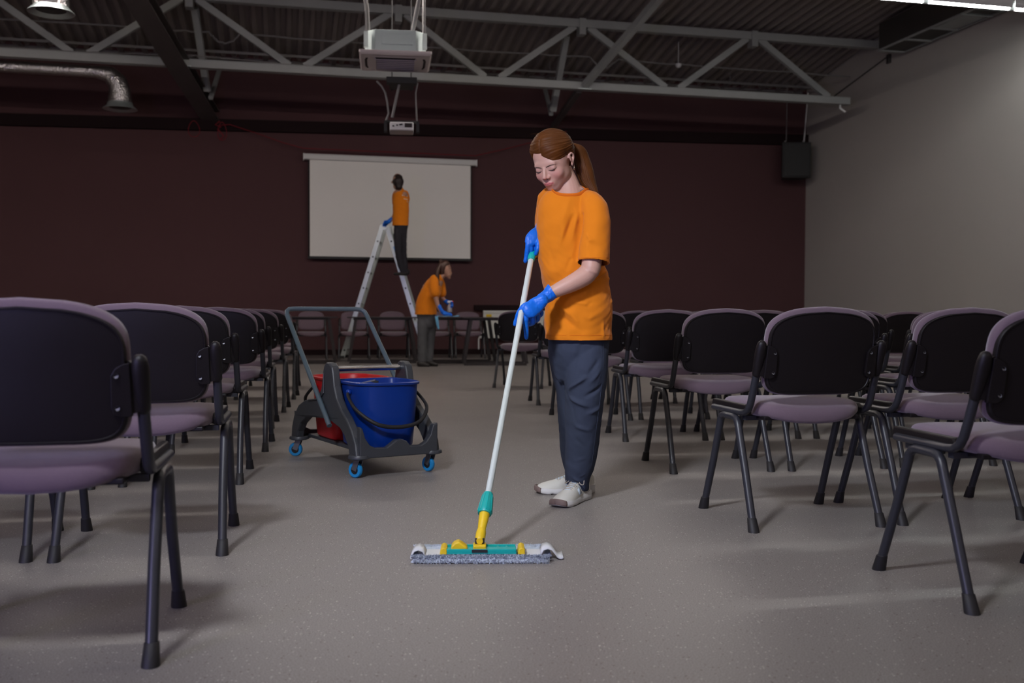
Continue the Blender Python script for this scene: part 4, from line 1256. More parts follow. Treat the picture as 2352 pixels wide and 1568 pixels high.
# ---- t-shirt
sh = MB()
rows = [(1329, 800, 75, .146), (1328, 783, 76, .145), (1328, 740, 77.5, .142), (1327, 700, 79, .138), (1323, 653, 76, .128), (1314, 622, 73, .127), (1306, 586, 71, .127), (1303, 540, 72, .128), (1303, 500, 72, .125), (1303, 470, 67, .100), (1305, 450, 54, .072), (1308, 434, 36, .045)]
wl(sh, [W(a, b_, .012 if b_ < 460 else 0) for a, b_, _, _ in rows], [c * U for _, _, c, _ in rows], r2=[d for *_, d in rows], seg=48, sub=3)
def sleeve(pts, rr):
    pts = rel(pts); n = len(pts)
    sh.limb(pts[:-1], rr[:-1], seg=32, sub=3)
    sh.tube(pts[-2:] , rr[-2:], 32, ref=(1, 0, 0))
sleeve([W(1340, 458, -.03), W(1355, 474, -.075), W(1361, 505, -.105), W(1360, 550, -.130), W(1358, 585, -.143), W(1355.5, 607, -.150)], [.040, .056, .063, .066, .069, .070])
sleeve([W(1276, 446, .05), W(1261, 453, .09), W(1259, 490, .115), W(1261, 540, .12), W(1262, 590, .115)], [.044, .050, .058, .060, .062])
me = remesh(sh, .0045, 10, .5)
P = coords(me); Nn = normals(me)
G = P + np.array(WO)
d = np.zeros(len(P))
_K = 1.0
def F(x0, y0, d0, x1, y1, d1, wd, amp):
    global d
    amp *= _K
    d += ridge(G, W(x0, y0, d0), W(x1, y1, d1), wd * .75, amp * 1.9)
F(1322, 495, -.13, 1306, 565, -.14, .013, .007); F(1312, 500, -.13, 1288, 560, -.14, .014, -.006)
F(1330, 500, -.13, 1318, 600, -.14, .012, -.010)
F(1296, 520, -.13, 1276, 575, -.13, .015, .005); F(1318, 560, -.14, 1290, 640, -.14, .013, .006); F(1304, 600, -.13, 1286, 650, -.14, .012, -.006)
F(1250, 560, -.10, 1275, 640, -.13, .015, -.004); F(1240, 600, -.06, 1262, 650, -.12, .012, .005)
F(1395, 640, -.03, 1340, 672, -.13, .010, .007); F(1398, 655, -.03, 1345, 700, -.13, .011, -.006); F(1402, 690, -.04, 1350, 730, -.13, .012, .006)
F(1390, 622, -.05, 1350, 650, -.13, .008, .007); F(1270, 690, -.12, 1320, 735, -.14, .014, .005); F(1268, 712, -.12, 1330, 760, -.14, .014, -.004)
F(1262, 650, -.10, 1262, 760, -.11, .016, -.004); F(1380, 740, -.10, 1376, 778, -.10, .012, .004); F(1300, 690, -.14, 1350, 700, -.14, .010, .004)
F(1342, 485, -.17, 1330, 500, -.15, .010, -.006); F(1335, 540, -.19, 1372, 590, -.20, .010, .004); F(1340, 560, -.20, 1380, 565, -.18, .009, .003)
F(1372, 455, -.10, 1392, 500, -.10, .010, -.003); F(1300, 470, -.11, 1280, 540, -.13, .02, .004)
low = np.clip((W(0, 520).z - G[:, 2]) / .4, 0, 1)
d += fbm(G * np.array((1, 1, 1.4)), 26, 4) * (.0018 + .0026 * low)
# armhole seam
seam = np.abs(np.linalg.norm((G - np.array(W(1352, 470, -.09))) * np.array((1, .8, .8)), axis=1) - .062)
P2 = P + Nn * d[:, None]
hemz = W(0, 782).z
set_coords(me, P2)
G = coords(me) + np.array(WO)
cc = np.array(W(1308, 438, -.018)); nv = Vector((-.24, -.38, 1.0)).normalized(); nv = np.array(nv)
q = G - cc; al = q @ nv; ra = np.linalg.norm(q - al[:, None] * nv, axis=1)
kill = ((ra < .073) & (al > -.05)) | (G[:, 2] < hemz - .0 + .018 * np.clip((.17 - G[:, 0]) / .06, 0, 1) * .5)
# recess inside the sleeve mouths
for c_, r_ in ((W(1355.5, 607, -.150), .062), (W(1262, 590, .115), .054)):
    qq = G - np.array(c_)
    kill |= (np.hypot(qq[:, 0], qq[:, 1]) < r_) & (np.abs(qq[:, 2]) < .010) & (np.abs(Nn[:, 2]) > .6)
cut(me, kill)
shirt = link_mesh(me, 't_shirt', 'orange', wm, solid=.002)
# collar, cuff hem and hem stitching laid on the shirt
dg = bpy.context.evaluated_depsgraph_get()
vs_ = [tuple(p) for p in coords(me)]
s_bvh = BVHTree.FromPolygons(vs_, [tuple(p.vertices) for p in me.polygons])
nvV = Vector(nv); e1 = nvV.cross(Vector((0, 1, 0))).normalized(); e2 = nvV.cross(e1)
ring = []
for k in range(56):
    a = 2 * PI * k / 56
    p = Vector(cc) - WO + e1 * math.cos(a) * .077 + e2 * math.sin(a) * .077
    h = s_bvh.find_nearest(p - nvV * .012)
    ring.append(h[0])
for _ in range(5):
    ring = [(ring[i - 1] + ring[i] * 2 + ring[(i + 1) % 56]) / 4 for i in range(56)]
b = MB(); b.tube(ring, .0110, 10, ref=tuple(nvV), r2=.0035, closed=True); 
b.v = [tuple(Vector(v)) for v in b.v]
b.build('collar', 'orange_rib', shirt)
def band_on(name, pts, off, r, axis=W(1328, 700, 0), flat=False):
    out = []
    for p in pts:
        c = axis - WO; c.z = (p - WO).z
        dr = (p - WO - c); h = s_bvh.ray_cast(c + dr.normalized() * .26, -dr.normalized()) if not flat else s_bvh.find_nearest(p - WO)
        if h[0] is None: continue
        out.append(h[0] + h[1] * off)
    for _ in range(3):
        out = [out[0]] + [(out[i - 1] + out[i] * 2 + out[i + 1]) / 4 for i in range(1, len(out) - 1)] + [out[-1]]
    b = MB(); b.tube(out, r, 6); return b.build(name, 'orange_rib', shirt)
band_on('hem_stitch', [W(1328 + 95 * math.cos(a), 768, -.16 * math.sin(a)) for a in np.linspace(-.2, PI + .2, 60)], .0004, .0010)
band_on('sleeve_stitch', [W(1357 + 60 * math.cos(a), 597, -.148 - .10 * math.sin(a)) for a in np.linspace(-.1, PI - .62, 30)], .0004, .0009, axis=W(1357, 600, -.148))
band_on('shoulder_seam', [W(1350, 424, .0), W(1362, 440, -.02), W(1376, 458, -.04), W(1388, 474, -.06)], .0004, .0010, flat=True)
band_on('armhole_seam', [W(1382, 488, -.17), W(1370, 490, -.20), W(1355, 494, -.21), W(1340, 502, -.20), W(1330, 512, -.18), W(1325, 524, -.16)], .0004, .0010, flat=True)
# fine necklace
chn = []
b_bvh_me = body_obj.data
bb = BVHTree.FromPolygons([tuple(p) for p in coords(b_bvh_me)], [tuple(p.vertices) for p in b_bvh_me.polygons])
for k in range(40):
    a = 2 * PI * k / 40
    p = Vector(cc) - WO + Vector((-.02, -.03, 0)) * (1 - math.cos(a - 4.2)) * .0 + e1 * math.cos(a) * .060 + e2 * math.sin(a) * .060
    h = bb.find_nearest(p); chn.append(h[0] + h[1] * .0008)
b = MB(); b.tube(chn, .0007, 5, closed=True); b.build('necklace', 'silver', wm)

# ---- trousers
tr_ = MB()
wl(tr_, [W(1329, 762, 0), W(1329, 800, 0), W(1329, 835, .01)], [70 * U, 69 * U, 63 * U], r2=[.118, .122, .11], seg=40)
L1 = [(1346, 806, -.030, 50, .088), (1344, 850, -.042, 50, .095), (1343, 895, -.04, 46, .094), (1340, 940, -.035, 43, .088), (1338, 985, -.02, 40, .084), (1336, 1030, -.005, 38, .080), (1333, 1070, .008, 35, .075), (1330, 1098, .016, 29, .062), (1330, 1122, .018, 26, .056)]
L2 = [(1303, 800, .055, 44, .095), (1309, 850, .065, 42, .092), (1318, 900, .08, 38, .085), (1323, 950, .095, 39, .082), (1326, 1000, .12, 38, .080), (1328, 1040, .14, 37, .076), (1331, 1075, .16, 33, .068), (1335, 1100, .17, 28, .058), (1338, 1122, .18, 25, .052)]
for L_ in (L1, L2):
    wl(tr_, [W(a, b_, c) for a, b_, c, *_ in L_], [r_ * U for *_, r_, _ in L_], r2=[r_ for *_, r_ in L_], seg=36, sub=4)
me = remesh(tr_, .0045, 5, .5)
P = coords(me); Nn = normals(me); G = P + np.array(WO); d = np.zeros(len(P))
_K = 0.68
F(1300, 892, -.10, 1345, 858, -.15, .011, .012); F(1298, 905, -.10, 1350, 930, -.14, .012, .010); F(1345, 858, -.15, 1382, 810, -.12, .014, -.010)
F(1355, 870, -.14, 1390, 830, -.12, .011, .008); F(1340, 905, -.14, 1385, 880, -.11, .012, -.009); F(1306, 920, -.11, 1320, 985, -.12, .013, -.007)
F(1345, 945, -.13, 1375, 930, -.10, .011, .006); F(1310, 970, -.11, 1360, 985, -.11, .012, .006); F(1318, 1000, -.10, 1360, 1040, -.10, .012, -.005)
F(1300, 1058, -.08, 1352, 1046, -.09, .010, .007); F(1300, 1074, -.08, 1354, 1092, -.07, .009, .009); F(1302, 1090, -.05, 1345, 1108, -.05, .008, .008); F(1304, 1070, -.08, 1350, 1074, -.08, .007, -.006)
F(1320, 1100, -.06, 1345, 1085, -.06, .006, .005); F(1280, 830, -.04, 1292, 900, .0, .014, .007); F(1288, 960, .03, 1300, 985, .03, .01, .008); F(1290, 1040, .06, 1300, 1075, .08, .01, .006)
F(1330, 790, -.13, 1312, 860, -.13, .018, -.006); F(1378, 790, -.10, 1376, 1050, -.05, .006, .002)
d += fbm(G, 24, 9) * .0022 + fbm(G, 60, 3) * .0008
set_coords(me, P + Nn * d[:, None])
G = coords(me) + np.array(WO)
far = G[:, 1] > 4.46
cutz = np.where(far, .055, .050 + .10 * np.clip((.290 - G[:, 0]) / .10, -.3, 1) * .35)
cut(me, (G[:, 2] < cutz) | (G[:, 2] > W(0, 764).z))
tro_ = link_mesh(me, 'trousers', 'trousers', wm, solid=.002)
t_bvh = BVHTree.FromPolygons([tuple(p) for p in coords(me)], [tuple(p.vertices) for p in me.polygons])
pts = []
for (a, b_) in [(1382, 786), (1381, 830), (1378, 880), (1372, 930), (1366, 990), (1360, 1050), (1354, 1095)]:
    h = t_bvh.ray_cast(W(a, b_, -.5) - WO, Vector((0, 1, 0)))
    if h[0]: pts.append(h[0] + Vector((0, -.0005, 0)))
b = MB(); b.limb(pts, .0013, seg=6, sub=5); b.build('side_seam', 'trousers', tro_)

# ---- gloves
def glove(lumps, name, v=.0022, cuff=None):
    g = MB()
    for pts, r, ref, r2 in lumps: wl(g, pts, r, ref, r2, seg=20, sub=4)
    me = remesh(g, v, 4, .5)
    P = coords(me); Nn = normals(me); G = P + np.array(WO)
    amp = .0009
    if cuff is not None:
        c0, r0 = cuff
        amp = .0007 + .0022 * np.exp(-((np.linalg.norm(G - np.array(c0), axis=1)) / r0) ** 2)
    set_coords(me, P + Nn * (fbm(G * np.array((1, 1, 1)), 95, 5) * amp)[:, None])
    if cuff is not None:
        G = coords(me) + np.array(WO); cut(me, ((G - np.array(W(1268, 667, -.20))) @ np.array((.84, 0, .54))) > -.006)
        return link_mesh(me, name, 'glove', wm, solid=.0012)
    return link_mesh(me, name, 'glove', wm)
IP = (.64, 0, -.77)
glove([([W(1266, 669, -0.204), W(1262, 673, -0.206), W(1250, 684, -0.214), W(1238, 692, -0.220)], [.033, .0315, .0275, .027], (0, 1, 0), [.034, .033, .027, .026]),
       ([W(1242, 690, -0.250), W(1228, 702, -0.254), W(1214, 713, -0.279), W(1208, 718, -0.283)], [.026, .034, .034, .026], IP, [.022, .019, .016, .013]),
       ([W(1222, 697, -0.242), W(1203, 704, -0.255), W(1192, 718, -0.249), W(1186, 733, -0.241), W(1183, 743, -0.237)], [.013, .0135, .0125, .0110, .0095], (1, 0, 0), None),
       ([W(1211, 712, -0.271), W(1206, 728, -0.271), W(1206, 745, -0.263), W(1207, 760, -0.257), W(1207, 772, -0.253)], [.0125, .0125, .0115, .0105, .0085], (1, 0, 0), None),
       ([W(1219, 717, -0.255), W(1222, 733, -0.249), W(1219, 741, -0.229), W(1209, 742, -0.205), W(1200, 737, -0.200)], [.0125, .0120, .0110, .0100, .0085], (1, 0, 0), None),
       ([W(1227, 712, -0.237), W(1232, 727, -0.227), W(1229, 735, -0.207), W(1218, 734, -0.221), W(1208, 729, -0.221)], [.0120, .0115, .0105, .0095, .0085], (1, 0, 0), None),
       ([W(1234, 703, -0.215), W(1240, 716, -0.205), W(1237, 724, -0.190), W(1228, 724, -0.215), W(1219, 719, -0.215)], [.0110, .0105, .0095, .0090, .0080], (1, 0, 0), None)],
      'glove', cuff=(W(1248, 685, -.205), .05))
glove([([W(1252, 508, .115), W(1244, 517, .075), W(1238, 529, .035)], [.030, .028, .026], (0, 1, 0), None),
       ([W(1240, 528, 0.040), W(1228, 540, -0.005), W(1219, 553, -0.022), W(1214, 560, -0.026)], [.024, .030, .030, .022], (.8, 0, -.6), [.020, .018, .015, .012]),
       ([W(1214, 552, -0.025), W(1211, 568, -0.026), W(1209, 584, -0.018), W(1206, 600, -0.012)], [.0125, .0118, .0105, .0088], (1, 0, 0), None),
       ([W(1218, 560, -0.024), W(1219, 576, -0.015), W(1226, 584, 0.010), W(1232, 580, 0.022)], [.0120, .0112, .0100, .0085], (1, 0, 0), None),
       ([W(1226, 556, -0.015), W(1229, 572, -0.006), W(1234, 576, 0.018), W(1228, 570, 0.032)], [.0115, .0105, .0095, .0080], (1, 0, 0), None),
       ([W(1232, 548, 0.000), W(1236, 562, 0.005), W(1238, 566, 0.025), W(1230, 562, 0.038)], [.0105, .0100, .0090, .0080], (1, 0, 0), None),
       ([W(1234, 538, 0.010), W(1236, 556, -0.025), W(1233, 574, -0.032), W(1230, 584, -0.025)], [.0130, .0120, .0105, .0090], (1, 0, 0), None)], 'glove')

# ---- trainers
def shoe(toe, heel, name='trainer'):
    toe, heel = Vector((*toe, 0)), Vector((*heel, 0)); f = toe - heel; L_ = f.length; f.normalize(); r = Vector((f.y, -f.x, 0))
    o_ = thing(name, None, None, (0, 0, 0)); o_.parent = wm
    del_keys = [k for k in o_.keys() if k in ('label', 'category')]
    for k in del_keys: del o_[k]
    bpy.data.objects.remove(o_)
    def A(x, s, z): return heel + f * (s * L_) + r * x + Vector((0, 0, z)) - WO
    S = [0, .03, .08, .16, .26, .38, .5, .62, .74, .85, .93, .98, 1.0]
    hw = [.016, .026, .032, .034, .0335, .034, .038, .044, .047, .043, .034, .020, .006]
    hh = [.075, .088, .094, .100, .100, .090, .078, .066, .057, .050, .043, .034, .022]
    base = [.022] * 13
    b = MB(); nr = 20
    for s, w_, h in zip(S, hw, hh):
        for k in range(nr + 1):
            a = PI * k / nr
            c, q = math.cos(a), math.sin(a)
            b.v.append(tuple(A(w_ * math.copysign(abs(c) ** .75, c) * (1 - .18 * q), s, .020 + (h - .020) * q ** .8)))
    for i in range(len(S) - 1):
        for k in range(nr):
            a = i * (nr + 1) + k; b.f.append((a, a + 1, a + nr + 2, a + nr + 1))
    up_ = b.build(name, 'shoe', wm, angle=70)
    sb = up_.modifiers.new('sub', 'SUBSURF'); sb.levels = 1; sb.render_levels = 2
    # sole
    b = MB(); ns = 44
    SS = [0, .015, .05, .14, .4, .62, .78, .88, .94, .98, 1]; SW = [.010, .022, .032, .038, .0365, .047, .050, .045, .036, .023, .008]
    for i in range(ns):
        s = (1 - math.cos(PI * i / (ns - 1))) / 2
        w_ = float(np.interp(s, SS, SW))
        lift = .014 * max(0, (s - .78) / .22) ** 2 + .005 * max(0, (.08 - s) / .08)
        notch = .004 if i in (16, 23, 28) else 0
        topz = float(np.interp(s, [0, .1, .3, .5, .7, .9, 1], [.038, .040, .033, .026, .024, .028, .030]))
        ext = -.006 + s * .012
        for x, z in ((-w_ + .005, lift + notch), (-w_, lift + notch + .004), (-w_ - .001, (lift + topz) * .55), (-w_ + .003, topz), (w_ - .003, topz), (w_ + .001, (lift + topz) * .55), (w_, lift + notch + .004), (w_ - .005, lift + notch)):
            q = A(x, s, z) + f * ext; b.v.append(tuple(q))
    for i in range(ns - 1):
        for k in range(8):
            l = (k + 1) % 8; b.f.append((i * 8 + k, i * 8 + l, (i + 1) * 8 + l, (i + 1) * 8 + k))
    b.f.append(tuple(range(8))); b.f.append(tuple((ns - 1) * 8 + k for k in range(8)))
    b.build('sole', 'sole', up_, smooth=True, angle=50)
    b = MB(); g = []
    K = 15
    for k in range(K):
        a = -1 + 2 * k / (K - 1); s = 1.0 - .085 * abs(a) ** 1.6
        w_ = float(np.interp(s, SS, SW)); x = math.copysign(min(w_, .040), a) * min(1, abs(a) * 1.6) if abs(a) > .0 else 0
        lift = .014 * max(0, (s - .78) / .22) ** 2; up = .012 * (1 - a * a)
        e_ = f * (-.006 + s * .012 + .0022) + r * (math.copysign(.0018, a) * min(1, abs(a) * 2))
        g += [A(x, s, lift + .002) + e_, A(x * 1.02, s, .016) + e_ * 1.0, A(x, s, .024 + up * .6) + e_, A(x * .94, s - .012, .028 + up) + e_]
    b.add(g, [(4 * k + q, 4 * k + q + 1, 4 * k + q + 5, 4 * k + q + 4) for k in range(K - 1) for q in range(3)])
    o = b.build('toe_bumper', 'toe', up_); sd = o.modifiers.new('s', 'SOLIDIFY'); sd.thickness = .003; sd.offset = 0
    # side panel patches and laces
    for sx in (-1, 1):
        b = MB(); g = []
        for s, z in ((.40, .040), (.50, .036), (.52, .060), (.44, .070)):
            w_ = float(np.interp(s, S, hw)); h = float(np.interp(s, S, hh)); q = (z - .02) / (h - .02); c = math.sqrt(max(0, 1 - q ** 2.4)) ** .8
            g.append(A(sx * (w_ * c * (1 - .10 * q) + .002), s, z))
        b.add(g, [(0, 1, 2, 3)]); o = b.build('mesh_patch', 'shoe_blue', up_); sd = o.modifiers.new('s', 'SOLIDIFY'); sd.thickness = .002; sd.offset = 1
    b = MB(); g = []
    for s in (.36, .45, .55, .66):
        h = float(np.interp(s, S, hh)); g += [A(-.013, s, h + .0015), A(.013, s, h + .0015)]
    b.add(g, [(0, 1, 3, 2), (2, 3, 5, 4), (4, 5, 7, 6)]); o = b.build('tongue', 'shoe_blue', up_); sd = o.modifiers.new('s', 'SOLIDIFY'); sd.thickness = .004
    for k in range(6):
        s = .38 + k * .052; h = float(np.interp(s, S, hh)); sg = 1 if k % 2 else -1
        b = MB(); b.tube([A(-.021, s - .012 * sg, h - .005), A(-.010, s - .006 * sg, h + .0035), A(.010, s + .006 * sg, h + .0035), A(.021, s + .012 * sg, h - .005)], .0022, 6); b.build('lace', 'lace', up_)
    s = .36; h = float(np.interp(s, S, hh))
    for sx in (-1, 1):
        b = MB(); b.limb([A(0, s, h + .004), A(sx * .016, s - .03, h + .012), A(sx * .036, s - .01, h + .008), A(sx * .045, s + .06, h - .012), A(sx * .034, s + .09, h - .010), A(sx * .016, s + .04, h + .004), A(0, s + .01, h + .004)], .0019, seg=6, sub=5); b.build('lace_bow', 'lace', up_)
    return up_
shoe((.113, 4.535), (.378, 4.56))
shoe((.190, 4.185), (.335, 4.43))

# ------------------------------------------------------------------ the two people at the back
def far_person(label, origin, sc_, lumps_body, lumps_shirt, lumps_trousers, gloves, shoes, hair_fn, shirt_cut, trouser_mat, ref_xy):
    """lumps are given on a drafting sheet in (u, v, dep) with sc_ units per metre; origin sheet point = feet"""
    root = thing('person', label, 'person', origin)
    ox, oy = ref_xy
    def L(p):
        return Vector(((p[0] - ox) / sc_, p[2], (oy - p[1]) / sc_))
    def put(name, lumps, m, v, it=3, fold=0.0, cutf=None):
        g = MB()
        for pts, r, *rest in lumps:
            r2 = rest[0] if rest else None
            g.limb([L(p) for p in pts], [q / sc_ for q in r], (1, 0, 0), [q / sc_ for q in r2] if r2 else None, 20, 4)
        me = remesh(g, v, it, .5)
        P = coords(me); Nn = normals(me)
        if fold: set_coords(me, P + Nn * (fbm(P, 22, 2) * fold)[:, None])
        if cutf is not None: cut(me, cutf(coords(me)))
        if m == 'skin':
            ca = me.color_attributes.new('tint', 'FLOAT_COLOR', 'POINT')
            ca.data.foreach_set('color', np.tile(np.array((.40, .215, .15, 1), np.float32), len(me.vertices)))
        return link_mesh(me, name, m, root)
    put('body', lumps_body, 'skin', .006)
    s_ = put('t_shirt', lumps_shirt, 'orange', .008, 4, .003, shirt_cut)
    put('trousers', lumps_trousers, trouser_mat, .008, 4, .004)
    for g_ in gloves: put('glove', g_, 'glove', .004, 2)
    for s in shoes: put('shoe', s, 'black_shoe', .006, 2)
    hair_fn(root, L)
    return root, L, s_

# man on the ladder: back view, looking up, left glove on the ladder top
MS = 2286.67 / 17.55
mx, my = (921 - 1176) / MS, 17.55
MZ = 0.82 + (721.5 - 634) / MS
def man_hair(root, L):
    b = MB()
    g = MB(); g.limb([L((916, 433, -.05)), L((914.6, 423, -.035)), L((914, 416, -.02))], [.066, .100, .092], seg=24, sub=4)
    me = remesh(g, .006, 4); P = coords(me); Nn = normals(me)
    set_coords(me, P + Nn * (fbm(P, 70, 3) * .003)[:, None]); link_mesh(me, 'hair', 'hair_dark', root)
m_root, mL, m_shirt = far_person(
    'man with dark hair in orange t-shirt standing high on the ladder, seen from behind', (mx, my, MZ), MS,
    [([(913, 413, .0), (913, 423, .0), (911, 432, -.02)], [10.5, 12, 8]),
     ([(916, 432, .01), (917, 442, .02)], [7.5, 9]),
     ([(918, 446, .02), (920, 480, .02), (920, 515, .02)], [14, 15.5, 14], [9, 11, 11]),
     ([(908, 448, .05), (909, 468, .10), (911, 484, .10)], [6.5, 6, 5.5]), ([(911, 484, .10), (903, 500, .06), (896, 510, .03)], [5.5, 4.6, 3.6]),
     ([(929, 450, -.02), (932, 466, .12), (924, 470, .28)], [6.5, 6, 5]),
     ([(908, 414, -.07), (905.5, 421, -.07)], [4, 3]),
     ([(900, 421, -.01), (900, 424, -.01)], [1.6, 1.6])],
    [([(919, 530, .02), (919, 519, .02), (920, 500, .02), (920, 480, .02), (920, 462, .02), (919, 448, .02), (918, 440, .02)], [18.5, 18.5, 18.5, 18.5, 18, 15, 9], [14, 14, 13.5, 13.5, 13, 11, 7]),
     ([(912, 446, .03), (908, 452, .06), (908, 468, .09)], [8, 8.5, 9.3]), ([(930, 448, .02), (932, 458, .07), (930, 464, .12)], [8, 8.5, 8])],
    [([(920, 512, .02), (920, 524, .02), (919, 534, .02)], [16, 16, 13], [13, 13, 11]),
     ([(914, 528, .02), (914, 550, -.04), (916, 580, -.06), (919, 606, -.02), (925, 626, .0)], [10.5, 10, 8.5, 7.5, 6]),
     ([(925, 528, .02), (924, 550, .05), (925, 580, .06), (928, 606, .05), (930, 628, .04)], [10, 9.5, 8, 7.5, 6])],
    [[([(899, 505, .045), (893, 511, .03), (887, 514, .02)], [4.4, 4.8, 4.4]),
      ([(888, 513, .02), (883, 514, .0), (880, 519, -.02)], [2.2, 2.0, 1.6]), ([(888, 515, .03), (883, 516, .03), (879, 521, .03)], [2.1, 1.9, 1.6]),
      ([(889, 516, .05), (884, 518, .06), (880, 522, .06)], [2.0, 1.8, 1.5]), ([(890, 516, .06), (886, 519, .08), (883, 523, .08)], [1.9, 1.7, 1.4]), ([(891, 512, .0), (887, 511, -.02), (883, 512, -.04)], [2.0, 1.8, 1.5])],
     [([(926, 470, 0.28), (921, 474, 0.32)], [4.6, 4.2]), ([(921, 474, 0.32), (917, 476, 0.34)], [2.2, 1.8]), ([(921, 476, 0.30), (917, 479, 0.32)], [2.2, 1.8]), ([(922, 472, 0.33), (919, 471, 0.36)], [2.0, 1.7]), ([(923, 476, 0.28), (920, 480, 0.29)], [2.0, 1.6]), ([(922, 471, 0.30), (918, 470, 0.30)], [2.0, 1.6])]],
    [[([(932, 630, .03), (922, 631, -.02), (908, 632, -.08)], [5, 5, 4], [4.5, 4, 3])], [([(936, 625, .06), (933, 630, .06), (922, 632, .02)], [4.5, 5, 3.6], [5, 5, 3])]],
    man_hair, lambda P: P[:, 2] < (634 - 522) / MS, 'trousers_dark', (921, 634))
b = MB()
def dash(x0, x1, y):
    h = None
    p0 = mL((x0, y, -.4)); p1 = mL((x1, y, -.4))
    for q in np.linspace(0, 1, 4)[:-1]:
        a = p0.lerp(p1, float(q)); c = p0.lerp(p1, float(q) + .24)
        b.bar((a.x, -.105, a.z), (c.x, -.10, c.z), .006, .016 + .006 * math.sin(q * 9))
sh_bvh = BVHTree.FromPolygons([tuple(p) for p in coords(m_shirt.data)], [tuple(p.vertices) for p in m_shirt.data.polygons])
def prints(bvh, root, spots, Lf, parent):
    b = MB()
    for (x, y, w_, h_) in spots:
        c = Lf((x, y, -.5)); h = bvh.ray_cast(c, Vector((0, 1, 0)))
        if h[0] is None: continue
        n = h[1]; r = n.cross(Vector((0, 0, 1))).normalized(); u = r.cross(n)
        p = h[0] + n * .002
        q = [p - r * w_ - u * h_, p + r * w_ - u * h_, p + r * w_ + u * h_, p - r * w_ + u * h_]
        b.add(q + [k + n * .001 for k in q], [(0, 1, 2, 3), (4, 5, 6, 7), (0, 1, 5, 4), (1, 2, 6, 5), (2, 3, 7, 6), (3, 0, 4, 7)])
    return b.build('back_print', 'print_white', parent, smooth=False)
prints(sh_bvh, m_root, [(925, 453, .010, .008), (928.5, 453.5, .006, .006), (931.5, 453, .011, .009), (935, 454, .008, .010), (929, 461, .008, .007), (932, 461.5, .010, .008), (935, 462, .006, .010), (935.5, 467, .006, .008)], mL, m_shirt)

